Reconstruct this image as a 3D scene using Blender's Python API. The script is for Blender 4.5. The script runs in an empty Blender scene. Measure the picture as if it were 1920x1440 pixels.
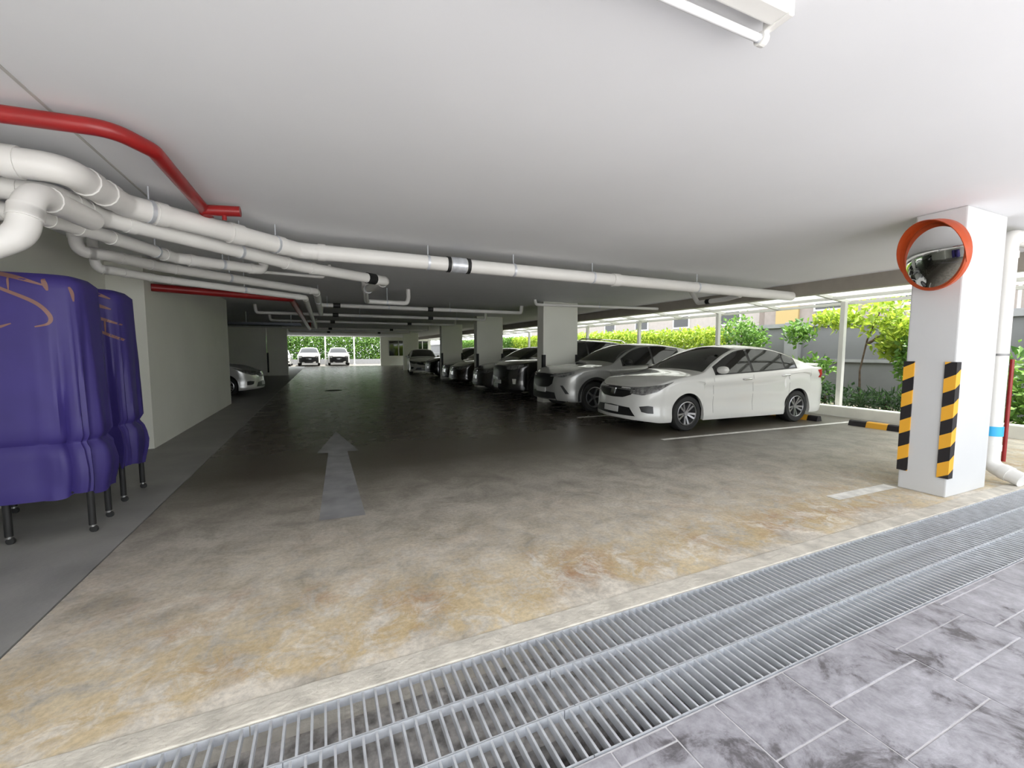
import bpy, bmesh, math, random
from mathutils import Vector, Matrix
from mathutils.bvhtree import BVHTree
random.seed(7)
SC = bpy.context.scene
COL = SC.collection
R = math.radians
PI = math.pi
CE = 2.62                     # ceiling height

# ------------------------------------------------------------------ camera, sky, sun, exposure
cam = bpy.data.cameras.new('camera')
cam.sensor_width = 36.0
cam.lens = 15.0               # 800 px focal length at 1920 px
cam.clip_start = 0.02
cam.clip_end = 400
camo = bpy.data.objects.new('camera', cam)
COL.objects.link(camo)
camo.location = (0, 0, 1.35)
camo.rotation_euler = (R(90) - math.atan(62 / 800.0), 0, R(-24.0))
SC.camera = camo

w = bpy.data.worlds.new('world')
SC.world = w
w.use_nodes = True
bgn = w.node_tree.nodes['Background']
bgn.inputs[0].default_value = (0.93, 0.97, 1.0, 1)
bgn.inputs[1].default_value = 1.15

sun = bpy.data.lights.new('sun', 'SUN')
sun.energy = 4.6
sun.angle = R(2.0)
sun.color = (1.0, 0.965, 0.92)
suno = bpy.data.objects.new('sun', sun)
COL.objects.link(suno)
suno.rotation_euler = Vector((-0.22, 0.12, -1.0)).to_track_quat('-Z', 'Y').to_euler()

SC.view_settings.view_transform = 'Standard'
SC.view_settings.look = 'None'
SC.view_settings.exposure = 1.72
SC.view_settings.gamma = 1.0
SC.view_settings.use_curve_mapping = False

# ------------------------------------------------------------------ materials
MATS = {}


def mat(name, col, rough=0.5, metal=0.0, spec=0.5, var=0.0, vscale=5.0, bump=0.0, bscale=40.0, col2=None,
        coat=0.0, emit=None, estr=0.0, trans=0.0, sub=0.0, rvar=0.0):
    if name in MATS:
        return MATS[name]
    m = bpy.data.materials.new(name)
    m.use_nodes = True
    nt = m.node_tree
    b = nt.nodes['Principled BSDF']
    b.inputs['Base Color'].default_value = (*col, 1)
    b.inputs['Roughness'].default_value = rough
    b.inputs['Metallic'].default_value = metal
    b.inputs['Specular IOR Level'].default_value = spec
    b.inputs['Coat Weight'].default_value = coat
    b.inputs['Coat Roughness'].default_value = 0.05
    b.inputs['Transmission Weight'].default_value = trans
    tc = nt.nodes.new('ShaderNodeTexCoord')
    if var > 0 or col2:
        n = nt.nodes.new('ShaderNodeTexNoise')
        n.inputs['Scale'].default_value = vscale
        n.inputs['Detail'].default_value = 6
        nt.links.new(tc.outputs['Object'], n.inputs['Vector'])
        r = nt.nodes.new('ShaderNodeValToRGB')
        c2 = col2 or tuple(min(1, c * (1 - var)) for c in col)
        c1 = col if col2 else tuple(min(1, c * (1 + var)) for c in col)
        r.color_ramp.elements[0].position = 0.32
        r.color_ramp.elements[1].position = 0.68
        r.color_ramp.elements[0].color = (*c2, 1)
        r.color_ramp.elements[1].color = (*c1, 1)
        nt.links.new(n.outputs['Fac'], r.inputs['Fac'])
        nt.links.new(r.outputs['Color'], b.inputs['Base Color'])
        if rvar:
            mr = nt.nodes.new('ShaderNodeMapRange')
            mr.inputs[1].default_value = 0.3
            mr.inputs[2].default_value = 0.7
            mr.inputs[3].default_value = rough - rvar
            mr.inputs[4].default_value = rough + rvar
            nt.links.new(n.outputs['Fac'], mr.inputs[0])
            nt.links.new(mr.outputs[0], b.inputs['Roughness'])
    if bump > 0:
        n2 = nt.nodes.new('ShaderNodeTexNoise')
        n2.inputs['Scale'].default_value = bscale
        n2.inputs['Detail'].default_value = 5
        nt.links.new(tc.outputs['Object'], n2.inputs['Vector'])
        bn = nt.nodes.new('ShaderNodeBump')
        bn.inputs['Strength'].default_value = bump
        bn.inputs['Distance'].default_value = 0.02
        nt.links.new(n2.outputs['Fac'], bn.inputs['Height'])
        nt.links.new(bn.outputs['Normal'], b.inputs['Normal'])
    if emit:
        b.inputs['Emission Color'].default_value = (*emit, 1)
        b.inputs['Emission Strength'].default_value = estr
    MATS[name] = m
    return m


def N(nt, t, **kw):
    n = nt.nodes.new(t)
    for k, v in kw.items():
        if k.startswith('i_'):
            key = k[2:]
            key = int(key) if key.isdigit() else key
            n.inputs[key].default_value = v
        else:
            setattr(n, k, v)
    return n


def ramp(nt, src, stops):
    r = nt.nodes.new('ShaderNodeValToRGB')
    e = r.color_ramp.elements
    while len(e) < len(stops):
        e.new(0.5)
    for i, (p, c) in enumerate(stops):
        e[i].position = p
        e[i].color = (*c, 1) if not isinstance(c, (int, float)) else (c, c, c, 1)
    nt.links.new(src, r.inputs['Fac'])
    return r.outputs['Color']


def mixc(nt, fac, a, b, mode='MIX'):
    m = nt.nodes.new('ShaderNodeMix')
    m.data_type = 'RGBA'
    m.blend_type = mode
    for s, v in ((m.inputs[0], fac), (m.inputs[6], a), (m.inputs[7], b)):
        if isinstance(v, (int, float)):
            s.default_value = v
        elif isinstance(v, tuple):
            s.default_value = (*v, 1)
        else:
            nt.links.new(v, s)
    return m.outputs[2]


def floor_material():
    m = bpy.data.materials.new('worn_concrete')
    m.use_nodes = True
    nt = m.node_tree
    L = nt.links
    b = nt.nodes['Principled BSDF']
    tc = N(nt, 'ShaderNodeTexCoord')
    O = tc.outputs['Object']
    big = N(nt, 'ShaderNodeTexNoise', i_Scale=0.55, i_Detail=5.0, i_Roughness=0.6)
    L.new(O, big.inputs['Vector'])
    mid = N(nt, 'ShaderNodeTexNoise', i_Scale=3.2, i_Detail=8.0, i_Roughness=0.68, i_Distortion=0.5)
    L.new(O, mid.inputs['Vector'])
    fine = N(nt, 'ShaderNodeTexNoise', i_Scale=38.0, i_Detail=4.0, i_Roughness=0.7)
    L.new(O, fine.inputs['Vector'])
    base = ramp(nt, big.outputs['Fac'], [(0.3, (0.072, 0.062, 0.046)), (0.7, (0.100, 0.088, 0.068))])
    light = ramp(nt, mid.outputs['Fac'], [(0.40, 0.0), (0.75, 0.45)])
    c = mixc(nt, light, base, (0.14, 0.127, 0.105))
    # rust and ochre stains, strongest in the low strip beside the drain
    sep = N(nt, 'ShaderNodeSeparateXYZ')
    L.new(O, sep.inputs[0])
    wob = N(nt, 'ShaderNodeTexNoise', i_Scale=1.7, i_Detail=6.0, i_Roughness=0.65)
    L.new(O, wob.inputs['Vector'])
    ad = N(nt, 'ShaderNodeMath', operation='MULTIPLY_ADD', i_1=1.0, i_2=-0.5)
    L.new(wob.outputs['Fac'], ad.inputs[0])
    yy = N(nt, 'ShaderNodeMath', operation='ADD')
    L.new(sep.outputs['Y'], yy.inputs[0])
    L.new(ad.outputs[0], yy.inputs[1])
    mr = N(nt, 'ShaderNodeMapRange', i_1=1.7, i_2=3.7, i_3=0.0, i_4=1.0)
    L.new(yy.outputs[0], mr.inputs[0])
    band = ramp(nt, mr.outputs[0], [(0.0, 0.0), (0.06, 0.1), (0.13, 1.0), (0.30, 0.8), (0.48, 0.3), (1.0, 0.0)])
    sps = N(nt, 'ShaderNodeTexNoise', i_Scale=7.0, i_Detail=9.0, i_Roughness=0.75, i_Distortion=0.8)
    L.new(O, sps.inputs['Vector'])
    spl = ramp(nt, sps.outputs['Fac'], [(0.40, 0.05), (0.55, 0.9)])
    fac = N(nt, 'ShaderNodeMath', operation='MULTIPLY')
    L.new(band, fac.inputs[0])
    L.new(spl, fac.inputs[1])
    st = ramp(nt, wob.outputs['Fac'], [(0.34, (0.40, 0.23, 0.12)), (0.47, (0.50, 0.37, 0.19)), (0.66, (0.68, 0.56, 0.36))])
    # entrance daylight painted into the colour, fading over the first metres behind the drain
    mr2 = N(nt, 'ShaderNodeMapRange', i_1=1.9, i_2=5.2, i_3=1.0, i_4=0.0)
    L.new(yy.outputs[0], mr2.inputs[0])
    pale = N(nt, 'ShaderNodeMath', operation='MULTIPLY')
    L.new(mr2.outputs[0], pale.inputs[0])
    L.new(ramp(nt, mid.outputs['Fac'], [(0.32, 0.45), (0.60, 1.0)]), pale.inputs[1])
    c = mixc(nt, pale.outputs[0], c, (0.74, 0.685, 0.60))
    c = mixc(nt, fac.outputs[0], c, st)
    spk = ramp(nt, fine.outputs['Fac'], [(0.25, 0.78), (0.6, 1.12)])
    c = mixc(nt, 1.0, c, spk, 'MULTIPLY')
    L.new(c, b.inputs['Base Color'])
    # roughness: deeper part sealed and glossy, worn near the entrance
    mr3 = N(nt, 'ShaderNodeMapRange', i_1=1.7, i_2=6.5, i_3=0.62, i_4=0.27)
    L.new(yy.outputs[0], mr3.inputs[0])
    rv = N(nt, 'ShaderNodeMath', operation='MULTIPLY_ADD', i_1=0.10, i_2=-0.05)
    L.new(mid.outputs['Fac'], rv.inputs[0])
    rs = N(nt, 'ShaderNodeMath', operation='ADD')
    L.new(mr3.outputs[0], rs.inputs[0])
    L.new(rv.outputs[0], rs.inputs[1])
    L.new(rs.outputs[0], b.inputs['Roughness'])
    bm_ = N(nt, 'ShaderNodeBump', i_Strength=0.12, i_Distance=0.01)
    L.new(fine.outputs['Fac'], bm_.inputs['Height'])
    L.new(bm_.outputs['Normal'], b.inputs['Normal'])
    return m


def slate_material():
    m = bpy.data.materials.new('stamped_slate')
    m.use_nodes = True
    nt = m.node_tree
    L = nt.links
    b = nt.nodes['Principled BSDF']
    tc = N(nt, 'ShaderNodeTexCoord')
    n1 = N(nt, 'ShaderNodeTexNoise', i_Scale=4.5, i_Detail=8.0, i_Roughness=0.7, i_Distortion=0.6)
    n2 = N(nt, 'ShaderNodeTexNoise', i_Scale=16.0, i_Detail=8.0, i_Roughness=0.75)
    geo = N(nt, 'ShaderNodeNewGeometry')
    for n in (n1, n2):
        L.new(geo.outputs['Position'], n.inputs['Vector'])
    c = ramp(nt, n1.outputs['Fac'], [(0.38, (0.13, 0.12, 0.13)), (0.47, (0.32, 0.31, 0.34)), (0.66, (0.44, 0.43, 0.47))])
    c = mixc(nt, 1.0, c, ramp(nt, n2.outputs['Fac'], [(0.3, 0.7), (0.62, 1.12)]), 'MULTIPLY')
    L.new(c, b.inputs['Base Color'])
    b.inputs['Roughness'].default_value = 0.42
    bp = N(nt, 'ShaderNodeBump', i_Strength=0.5, i_Distance=0.012)
    L.new(n1.outputs['Fac'], bp.inputs['Height'])
    L.new(bp.outputs['Normal'], b.inputs['Normal'])
    return m


def stripe_material(name, axis, period, slope, off=0.0):
    # black / yellow hazard bands printed on the rubber
    m = bpy.data.materials.new(name)
    m.use_nodes = True
    nt = m.node_tree
    L = nt.links
    b = nt.nodes['Principled BSDF']
    geo = N(nt, 'ShaderNodeNewGeometry')
    sep = N(nt, 'ShaderNodeSeparateXYZ')
    L.new(geo.outputs['Position'], sep.inputs[0])
    a = sep.outputs[axis]
    h = N(nt, 'ShaderNodeMath', operation='SUBTRACT')
    L.new(sep.outputs['X'], h.inputs[0])
    L.new(sep.outputs['Y'], h.inputs[1])
    s = N(nt, 'ShaderNodeMath', operation='MULTIPLY_ADD', i_1=slope)
    L.new(h.outputs[0], s.inputs[0])
    L.new(a, s.inputs[2])
    d = N(nt, 'ShaderNodeMath', operation='MULTIPLY_ADD', i_1=1.0 / period, i_2=off)
    L.new(s.outputs[0], d.inputs[0])
    fr = N(nt, 'ShaderNodeMath', operation='FRACT')
    L.new(d.outputs[0], fr.inputs[0])
    c = nt.nodes.new('ShaderNodeValToRGB')
    c.color_ramp.interpolation = 'CONSTANT'
    c.color_ramp.elements[0].color = (0.012, 0.010, 0.012, 1)
    c.color_ramp.elements[1].position = 0.5
    c.color_ramp.elements[1].color = (0.80, 0.40, 0.03, 1)
    L.new(fr.outputs[0], c.inputs['Fac'])
    L.new(c.outputs['Color'], b.inputs['Base Color'])
    b.inputs['Roughness'].default_value = 0.6
    return m


M_FLOOR = floor_material()
M_SLATE = slate_material()
M_CEIL = mat('ceiling_paint', (0.80, 0.805, 0.825), 0.7, var=0.03, vscale=0.6)
M_WALL = mat('wall_paint', (0.80, 0.80, 0.72), 0.6, var=0.04, vscale=0.8, bump=0.05, bscale=60)
M_PIL = mat('pillar_paint', (0.60, 0.605, 0.61), 0.45, var=0.02, vscale=2)
M_SIDE = mat('smooth_grey_concrete', (0.27, 0.265, 0.25), 0.5, var=0.25, vscale=1.6, bump=0.08, bscale=30, rvar=0.1)
M_STRIP = mat('pale_concrete', (0.60, 0.56, 0.49), 0.8, var=0.18, vscale=9, bump=0.35, bscale=45)
M_PVC = mat('white_pvc', (0.78, 0.765, 0.735), 0.4, var=0.03, vscale=3)
M_RED = mat('red_pipe_paint', (0.30, 0.014, 0.014), 0.35, var=0.12, vscale=6)
M_BLK = mat('black_rubber', (0.012, 0.012, 0.012), 0.6)
M_STEEL = mat('galvanised_steel', (0.66, 0.68, 0.72), 0.38, metal=0.45, var=0.15, vscale=14)
M_DIRT = mat('channel_dirt', (0.36, 0.34, 0.32), 0.9, var=0.55, vscale=18, bump=0.5, bscale=30)
M_DEEP = mat('deep_channel', (0.012, 0.013, 0.015), 0.9)
M_WPAINT = mat('road_paint', (0.27, 0.27, 0.275), 0.4, var=0.22, vscale=4)
M_LINE = mat('worn_line_paint', (0.80, 0.78, 0.74), 0.5, var=0.2, vscale=10)
M_CHROME = mat('chrome', (0.85, 0.85, 0.86), 0.12, metal=1.0)
M_GLASS = mat('tinted_glass', (0.010, 0.011, 0.012), 0.04, spec=0.7)
M_KERB = mat('kerb_paint', (0.72, 0.71, 0.64), 0.6, var=0.08, vscale=3)
M_DARK = mat('dark_plastic', (0.018, 0.018, 0.019), 0.45)
M_TYRE = mat('tyre_rubber', (0.016, 0.016, 0.016), 0.75)
M_ALLOY = mat('alloy', (0.36, 0.36, 0.37), 0.28, metal=0.85)
M_UNDER = mat('underbody', (0.006, 0.006, 0.006), 0.9)


# ------------------------------------------------------------------ mesh builder
def vadd(a, b):
    return (a[0] + b[0], a[1] + b[1], a[2] + b[2])


class MB:
    def __init__(self):
        self.v = []
        self.f = []

    def add(self, vs, fs):
        o = len(self.v)
        self.v += [tuple(x) for x in vs]
        self.f += [tuple(i + o for i in q) for q in fs]
        return self

    def box(self, a, b, bev=0.0):
        x0, y0, z0 = a
        x1, y1, z1 = b
        if bev <= 0:
            v = [(x, y, z) for x in (x0, x1) for y in (y0, y1) for z in (z0, z1)]
            f = [(0, 1, 3, 2), (4, 6, 7, 5), (0, 4, 5, 1), (2, 3, 7, 6), (0, 2, 6, 4), (1, 5, 7, 3)]
            return self.add(v, f)
        bm = bmesh.new()
        bmesh.ops.create_cube(bm, size=1)
        for q in bm.verts:
            q.co = Vector(((x0 + x1) / 2 + q.co.x * (x1 - x0), (y0 + y1) / 2 + q.co.y * (y1 - y0), (z0 + z1) / 2 + q.co.z * (z1 - z0)))
        bmesh.ops.bevel(bm, geom=bm.edges[:], offset=bev, segments=2, affect='EDGES', profile=0.6)
        bm.verts.index_update()
        self.add([q.co[:] for q in bm.verts], [[q.index for q in fc.verts] for fc in bm.faces])
        bm.free()
        return self

    def tube(self, path, r, n=12, caps=True):
        P = [Vector(p) for p in path]
        rr = r if isinstance(r, (list, tuple)) else [r] * len(P)
        up = None
        rings = []
        for i, p in enumerate(P):
            t = (P[min(i + 1, len(P) - 1)] - P[max(i - 1, 0)]).normalized()
            if up is None:
                up = Vector((0, 0, 1)) if abs(t.z) < 0.9 else Vector((1, 0, 0))
            u = up - t * up.dot(t)
            if u.length < 1e-5:
                u = t.orthogonal()
            u.normalize()
            up = u
            v = t.cross(u)
            rings.append([p + (u * math.cos(2 * PI * k / n) + v * math.sin(2 * PI * k / n)) * rr[i] for k in range(n)])
        vs = [q[:] for ring in rings for q in ring]
        fs = []
        for i in range(len(P) - 1):
            for k in range(n):
                fs.append((i * n + k, i * n + (k + 1) % n, (i + 1) * n + (k + 1) % n, (i + 1) * n + k))
        if caps:
            fs.append(tuple(range(n - 1, -1, -1)))
            fs.append(tuple((len(P) - 1) * n + k for k in range(n)))
        return self.add(vs, fs)

    def lathe(self, prof, n=24, axis='z', org=(0, 0, 0)):
        vs, fs = [], []
        for r, h in prof:
            for k in range(n):
                a = 2 * PI * k / n
                p = {'z': (r * math.cos(a), r * math.sin(a), h), 'y': (r * math.cos(a), h, r * math.sin(a)), 'x': (h, r * math.cos(a), r * math.sin(a))}[axis]
                vs.append(vadd(p, org))
        for i in range(len(prof) - 1):
            for k in range(n):
                fs.append((i * n + k, i * n + (k + 1) % n, (i + 1) * n + (k + 1) % n, (i + 1) * n + k))
        return self.add(vs, fs)

    def prism(self, poly, z0, z1):
        n = len(poly)
        vs = [(x, y, z0) for x, y in poly] + [(x, y, z1) for x, y in poly]
        fs = [tuple(range(n - 1, -1, -1)), tuple(range(n, 2 * n))] + [(i, (i + 1) % n, n + (i + 1) % n, n + i) for i in range(n)]
        return self.add(vs, fs)

    def mesh(self, name, smooth=False, org=(0, 0, 0)):
        me = bpy.data.meshes.new(name)
        me.from_pydata([(x - org[0], y - org[1], z - org[2]) for x, y, z in self.v], [], self.f)
        bm = bmesh.new()
        bm.from_mesh(me)
        bmesh.ops.recalc_face_normals(bm, faces=bm.faces[:])
        bm.to_mesh(me)
        bm.free()
        if smooth:
            me.shade_smooth()
            try:
                me.set_sharp_from_angle(angle=R(smooth if smooth is not True else 40))
            except Exception:
                pass
        return me

    def build(self, name, m, parent=None, smooth=False, org=None, kind=None):
        if org is None:
            org = (0, 0, 0)
            p = parent
            while p is not None:
                org = vadd(org, p.location)
                p = p.parent
        me = self.mesh(name, smooth, org)
        me.materials.append(m)
        o = bpy.data.objects.new(name, me)
        COL.objects.link(o)
        if parent is not None:
            o.parent = parent
        if kind:
            o['kind'] = kind
        return o


def tag(o, label=None, cat=None, group=None, kind=None):
    if label:
        o['label'] = label
    if cat:
        o['category'] = cat
    if group:
        o['group'] = group
    if kind:
        o['kind'] = kind
    return o


def thing(name, label, cat, loc=(0, 0, 0), rz=0.0, group=None):
    o = bpy.data.objects.new(name, None)
    o.empty_display_size = 0.1
    COL.objects.link(o)
    o.location = loc
    o.rotation_euler = (0, 0, rz)
    return tag(o, label, cat, group)


def struct(name, mb, m, label=None, smooth=False, parent=None):
    o = mb.build(name, m, parent, smooth)
    if parent is None:
        o['kind'] = 'structure'
        if label:
            o['label'] = label
    return o


def inst(me, name, parent, loc, m=None, rz=0.0):
    o = bpy.data.objects.new(name, me)
    COL.objects.link(o)
    o.parent = parent
    o.location = loc
    o.rotation_euler = (0, 0, rz)
    return o


def fillet(pts, r, n=6):
    P = [Vector(p) for p in pts]
    out = [P[0]]
    for i in range(1, len(P) - 1):
        a = (P[i - 1] - P[i])
        b = (P[i + 1] - P[i])
        ang = a.angle(b)
        d = min(r / max(math.tan(ang / 2), 0.05), a.length * 0.48, b.length * 0.48)
        p0 = P[i] + a.normalized() * d
        p2 = P[i] + b.normalized() * d
        for k in range(n + 1):
            t = k / n
            out.append(p0 * (1 - t) ** 2 + P[i] * 2 * t * (1 - t) + p2 * t * t)
    out.append(P[-1])
    return out


def pchip(pts):
    xs = [p[0] for p in pts]
    ys = [p[1] for p in pts]
    n = len(xs)
    h = [xs[i + 1] - xs[i] for i in range(n - 1)]
    dl = [(ys[i + 1] - ys[i]) / h[i] for i in range(n - 1)]
    d = [0.0] * n
    d[0], d[-1] = dl[0], dl[-1]
    for i in range(1, n - 1):
        if dl[i - 1] * dl[i] > 0:
            w1 = 2 * h[i] + h[i - 1]
            w2 = h[i] + 2 * h[i - 1]
            d[i] = (w1 + w2) / (w1 / dl[i - 1] + w2 / dl[i])

    def fn(x):
        if x <= xs[0]:
            return ys[0]
        if x >= xs[-1]:
            return ys[-1]
        i = 0
        while x > xs[i + 1]:
            i += 1
        t = (x - xs[i]) / h[i]
        return (ys[i] * (2 * t ** 3 - 3 * t * t + 1) + h[i] * d[i] * (t ** 3 - 2 * t * t + t)
                + ys[i + 1] * (-2 * t ** 3 + 3 * t * t) + h[i] * d[i + 1] * (t ** 3 - t * t))
    return fn


# ================================================================== THE SETTING
YB = 41.2
fl = struct('floor', MB().box((-1.33, 1.83, -0.3), (9.72, YB, 0.0)), M_FLOOR, 'stained sealed concrete floor of the parking lane and bays')
fl2 = struct('floor', MB().box((-8.0, 1.83, -0.3), (-1.338, YB, 0.004)), M_SIDE, 'smoother grey concrete floor slab along the left wall')
trm = struct('trim_1', MB().box((-2.55, 1.708, -0.3), (9.72, 1.828, 0.006), 0.004), M_STRIP, 'pale rough concrete strip along the drain')
struct('ceiling', MB().box((-8.2, -1.1, CE), (8.3, YB + 0.2, CE + 0.3)), M_CEIL, 'flat painted concrete ceiling')
struct('trim_2', MB().box((-1.278, -1.1, CE - 0.006), (-1.264, 4.6, CE)), mat('joint_filler', (0.50, 0.49, 0.47), 0.8), 'thin joint strip on the ceiling')
ws = MB().box((-2.85, -1.6, 0), (-2.55, 7.32, CE))
ws.box((-8.0, 7.32, 0), (-2.15, 12.85, CE))
struct('wall_left', ws, M_WALL, 'off-white painted wall beside the covered beds')
struct('wall_left', MB().box((-8.2, 12.85, 0), (-8.0, YB, CE)), M_WALL, 'outer wall of the left parking bays')
struct('wall_left', MB().box((-8.0, 26.8, 0), (-2.75, 27.0, CE)), M_WALL, 'shadowed cross wall behind the silver hatchback')
# edge beam over the bays and ground outside
struct('trim_3', MB().box((8.3, -1.1, 2.40), (8.52, YB, CE + 0.3)), mat('beam_paint', (0.33, 0.30, 0.26), 0.7, var=0.05), 'taupe edge beam of the slab over the bay ends')
struct('floor', MB().box((9.95, -14, -0.3), (45, 75, -0.02)), mat('soil', (0.075, 0.07, 0.045), 0.95, var=0.4, vscale=3, bump=0.4, bscale=8), 'planting bed soil outside the kerb')
struct('floor', MB().box((-40, YB + 0.2, -0.3), (9.95, 75, -0.02)), mat('yard_paving', (0.13, 0.125, 0.11), 0.8, var=0.1, vscale=2), 'sunlit yard beyond the far end')
struct('floor', MB().box((-30, -30, -0.32), (9.95, -1.95, -0.015)), mat('drive_paving', (0.64, 0.63, 0.62), 0.7, var=0.1, vscale=1.2), 'open driveway behind the entrance')
struct('floor', MB().box((-30, -1.95, -0.34), (9.95, 1.71, -0.40 + 0.02)), M_DEEP, 'base under the drain and paving')

# ------------------------------------------------------------------ slate paving (each paver its own piece)
pav = struct('floor', MB().box((-2.55, -1.95, -0.38), (9.72, 1.095, -0.003)), mat('mortar', (0.62, 0.60, 0.62), 0.8, var=0.1, vscale=20), 'stamped slate paving in front of the drain')
cols = {  # x0,x1 -> joints in y that the photograph shows
    (0.60, 0.85): [1.09, 0.80, 0.5], (0.85, 1.09): [1.09, 1.03, 0.62, 0.3], (1.09, 1.33): [1.09, 0.70, 0.4],
    (1.33, 1.73): [1.09, 0.84, 0.46], (1.73, 2.34): [1.09, 0.90, 0.67, 0.3], (2.34, 2.98): [1.09, 0.97, 0.775, 0.4], (2.98, 3.62): [1.09, 1.06, 0.86, 0.6]}


def pavers(x0, x1, joints):
    y = joints[-1]
    js = list(joints)
    while y > -1.9:
        y -= random.choice((0.22, 0.3, 0.42, 0.5))
        js.append(max(y, -1.93))
    for a, b in zip(js[1:], js[:-1]):
        if b - a < 0.03:
            continue
        g = 0.004
        h = random.uniform(-0.0012, 0.0012)
        MB().box((x0 + g, a + g, -0.03), (x1 - g, b - g, 0.001 + h), 0.0015).build('paver', M_SLATE, pav)


for (a, b), js in cols.items():
    pavers(a, b, js)
for rng in ((3.62, 9.7), (0.60, -2.5)):
    x = rng[0]
    s = 1 if rng[1] > rng[0] else -1
    while (rng[1] - x) * s > 0.05:
        wd = random.choice((0.3, 0.42, 0.6, 0.64))
        nx = x + s * wd
        if (rng[1] - nx) * s < 0.1:
            nx = rng[1]
        pavers(min(x, nx), max(x, nx), [1.09, 1.09 - random.choice((0.06, 0.15, 0.25, 0.35))])
        x = nx

# ------------------------------------------------------------------ drain channel and grates
struct('floor', MB().box((-2.55, 1.29, -0.4), (9.72, 1.708, -0.10)), M_DIRT, 'dirt in the shallow drain channel')
rows = [(1.50, 1.702, 'row against the pale concrete strip'), (1.30, 1.497, 'middle row'), (1.10, 1.297, 'row against the slate paving')]
PITCH = 0.0455
NB = 22
PL = NB * PITCH
bar_meshes = []
for (ya, yb, _) in rows:
    me = MB().box((-0.0042, ya + 0.004, -0.034), (0.0042, yb - 0.004, 0.0)).mesh('bar')
    me.materials.append(M_STEEL)
    bar_meshes.append(me)
ordn = ['first', 'second', 'third', 'fourth', 'fifth', 'sixth', 'seventh', 'eighth', 'ninth', 'tenth', 'eleventh', 'twelfth']
XEND = 8.9
for ri, (ya, yb, rn) in enumerate(rows):
    npan = 11
    for k in range(npan):
        x1 = XEND - k * PL - (0.17 if ri == 0 else 0.05 * ri)
        x0 = x1 - PL
        if x1 < -2.4:
            continue
        x0 = max(x0, -2.5)
        t = thing('drain_grate', 'galvanised steel drain grate in the %s, %s from the kerb' % (rn, ordn[k]), 'drain grate', ((x0 + x1) / 2, ya, 0), 0, 'steel grates over the entrance drain')
        fr = MB().box((x0 + 0.002, yb - 0.004, -0.036), (x1 - 0.002, yb, 0.0005))
        fr.box((x0 + 0.002, ya, -0.036), (x1 - 0.002, ya + 0.004, 0.0005))
        fr.build('side_rail', M_STEEL, t)
        nb = int(round((x1 - x0) / PITCH))
        if -1.2 < x1 and x0 < 3.3:
            for i in range(nb):
                inst(bar_meshes[ri], 'bar', t, (x0 + PITCH * (i + 0.5) - (x0 + x1) / 2, -ya, 0))
        else:
            q = MB()
            for i in range(nb):
                xx = x0 + PITCH * (i + 0.5)
                q.box((xx - 0.0042, ya + 0.004, -0.034), (xx + 0.0042, yb - 0.004, 0.0))
            q.build('bars', M_STEEL, t, kind='stuff')

# ------------------------------------------------------------------ pillars
def pillar(x0, y0, x1, y1, label, m=M_PIL):
    t = thing('pillar', label, 'pillar', ((x0 + x1) / 2, (y0 + y1) / 2, 0), 0, 'painted concrete pillars')
    MB().box((x0, y0, 0), (x1, y1, CE), 0.012).build('shaft', m, t)
    return t


M_GUARD = stripe_material('hazard_guard', 'Z', 0.262, -0.55, 0.62)
colR = pillar(5.20, 1.88, 5.98, 2.24, 'white corner pillar with two striped corner guards beside the entrance')


def guard(x, y, sx, sy, parent, z0=0.18, z1=1.25, wd=0.07, th=0.012, m=M_GUARD):
    # L-shaped rubber strip round a vertical corner; sx, sy point outwards
    poly = [(x + sx * th, y + sy * th), (x - sx * wd, y + sy * th), (x - sx * wd, y), (x, y), (x, y - sy * wd), (x + sx * th, y - sy * wd)]
    return MB().prism(poly, z0, z1).build('corner_guard', m, parent)


guard(5.20, 1.88, -1, -1, colR)
guard(5.20, 2.24, -1, 1, colR)
ORD = {0: 'nearest wide grey pillar rising behind the light grey crossover', 1: 'second wide grey pillar of the right-hand row', 2: 'third wide grey pillar of the right-hand row', 3: 'fourth and farthest pillar of the right-hand row, beyond the lengthwise sedan'}
for i, y in enumerate((9.82, 15.0, 20.1, 30.4)):
    p = pillar(5.26, y, 6.30, y + 0.34, ORD[i], M_WALL)
    if i < 3:
        guard(5.26, y, -1, -1, p, m=M_BLK)
        guard(6.30, y, 1, -1, p, m=M_BLK)
pl = pillar(-2.70, 26.6, -1.72, 27.0, 'left-hand pillar at the end of the shadowed cross wall', M_WALL)
guard(-2.70, 26.6, -1, -1, pl, m=M_BLK)

# ------------------------------------------------------------------ convex mirror on the corner pillar
mn = Vector((-0.90, 0.42, -0.12)).normalized()
mc = Vector((4.985, 2.015, 2.195))
mir = thing('traffic_mirror', 'round convex mirror with orange rim and visor on the corner pillar', 'mirror', mc[:])
mrot = mn.to_track_quat('Z', 'Y').to_matrix()


def mput(mb, name, m, parent, smooth=True):
    mb.v = [(mrot @ Vector(p))[:] for p in mb.v]
    return mb.build(name, m, parent, smooth, org=(0, 0, 0))


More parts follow.
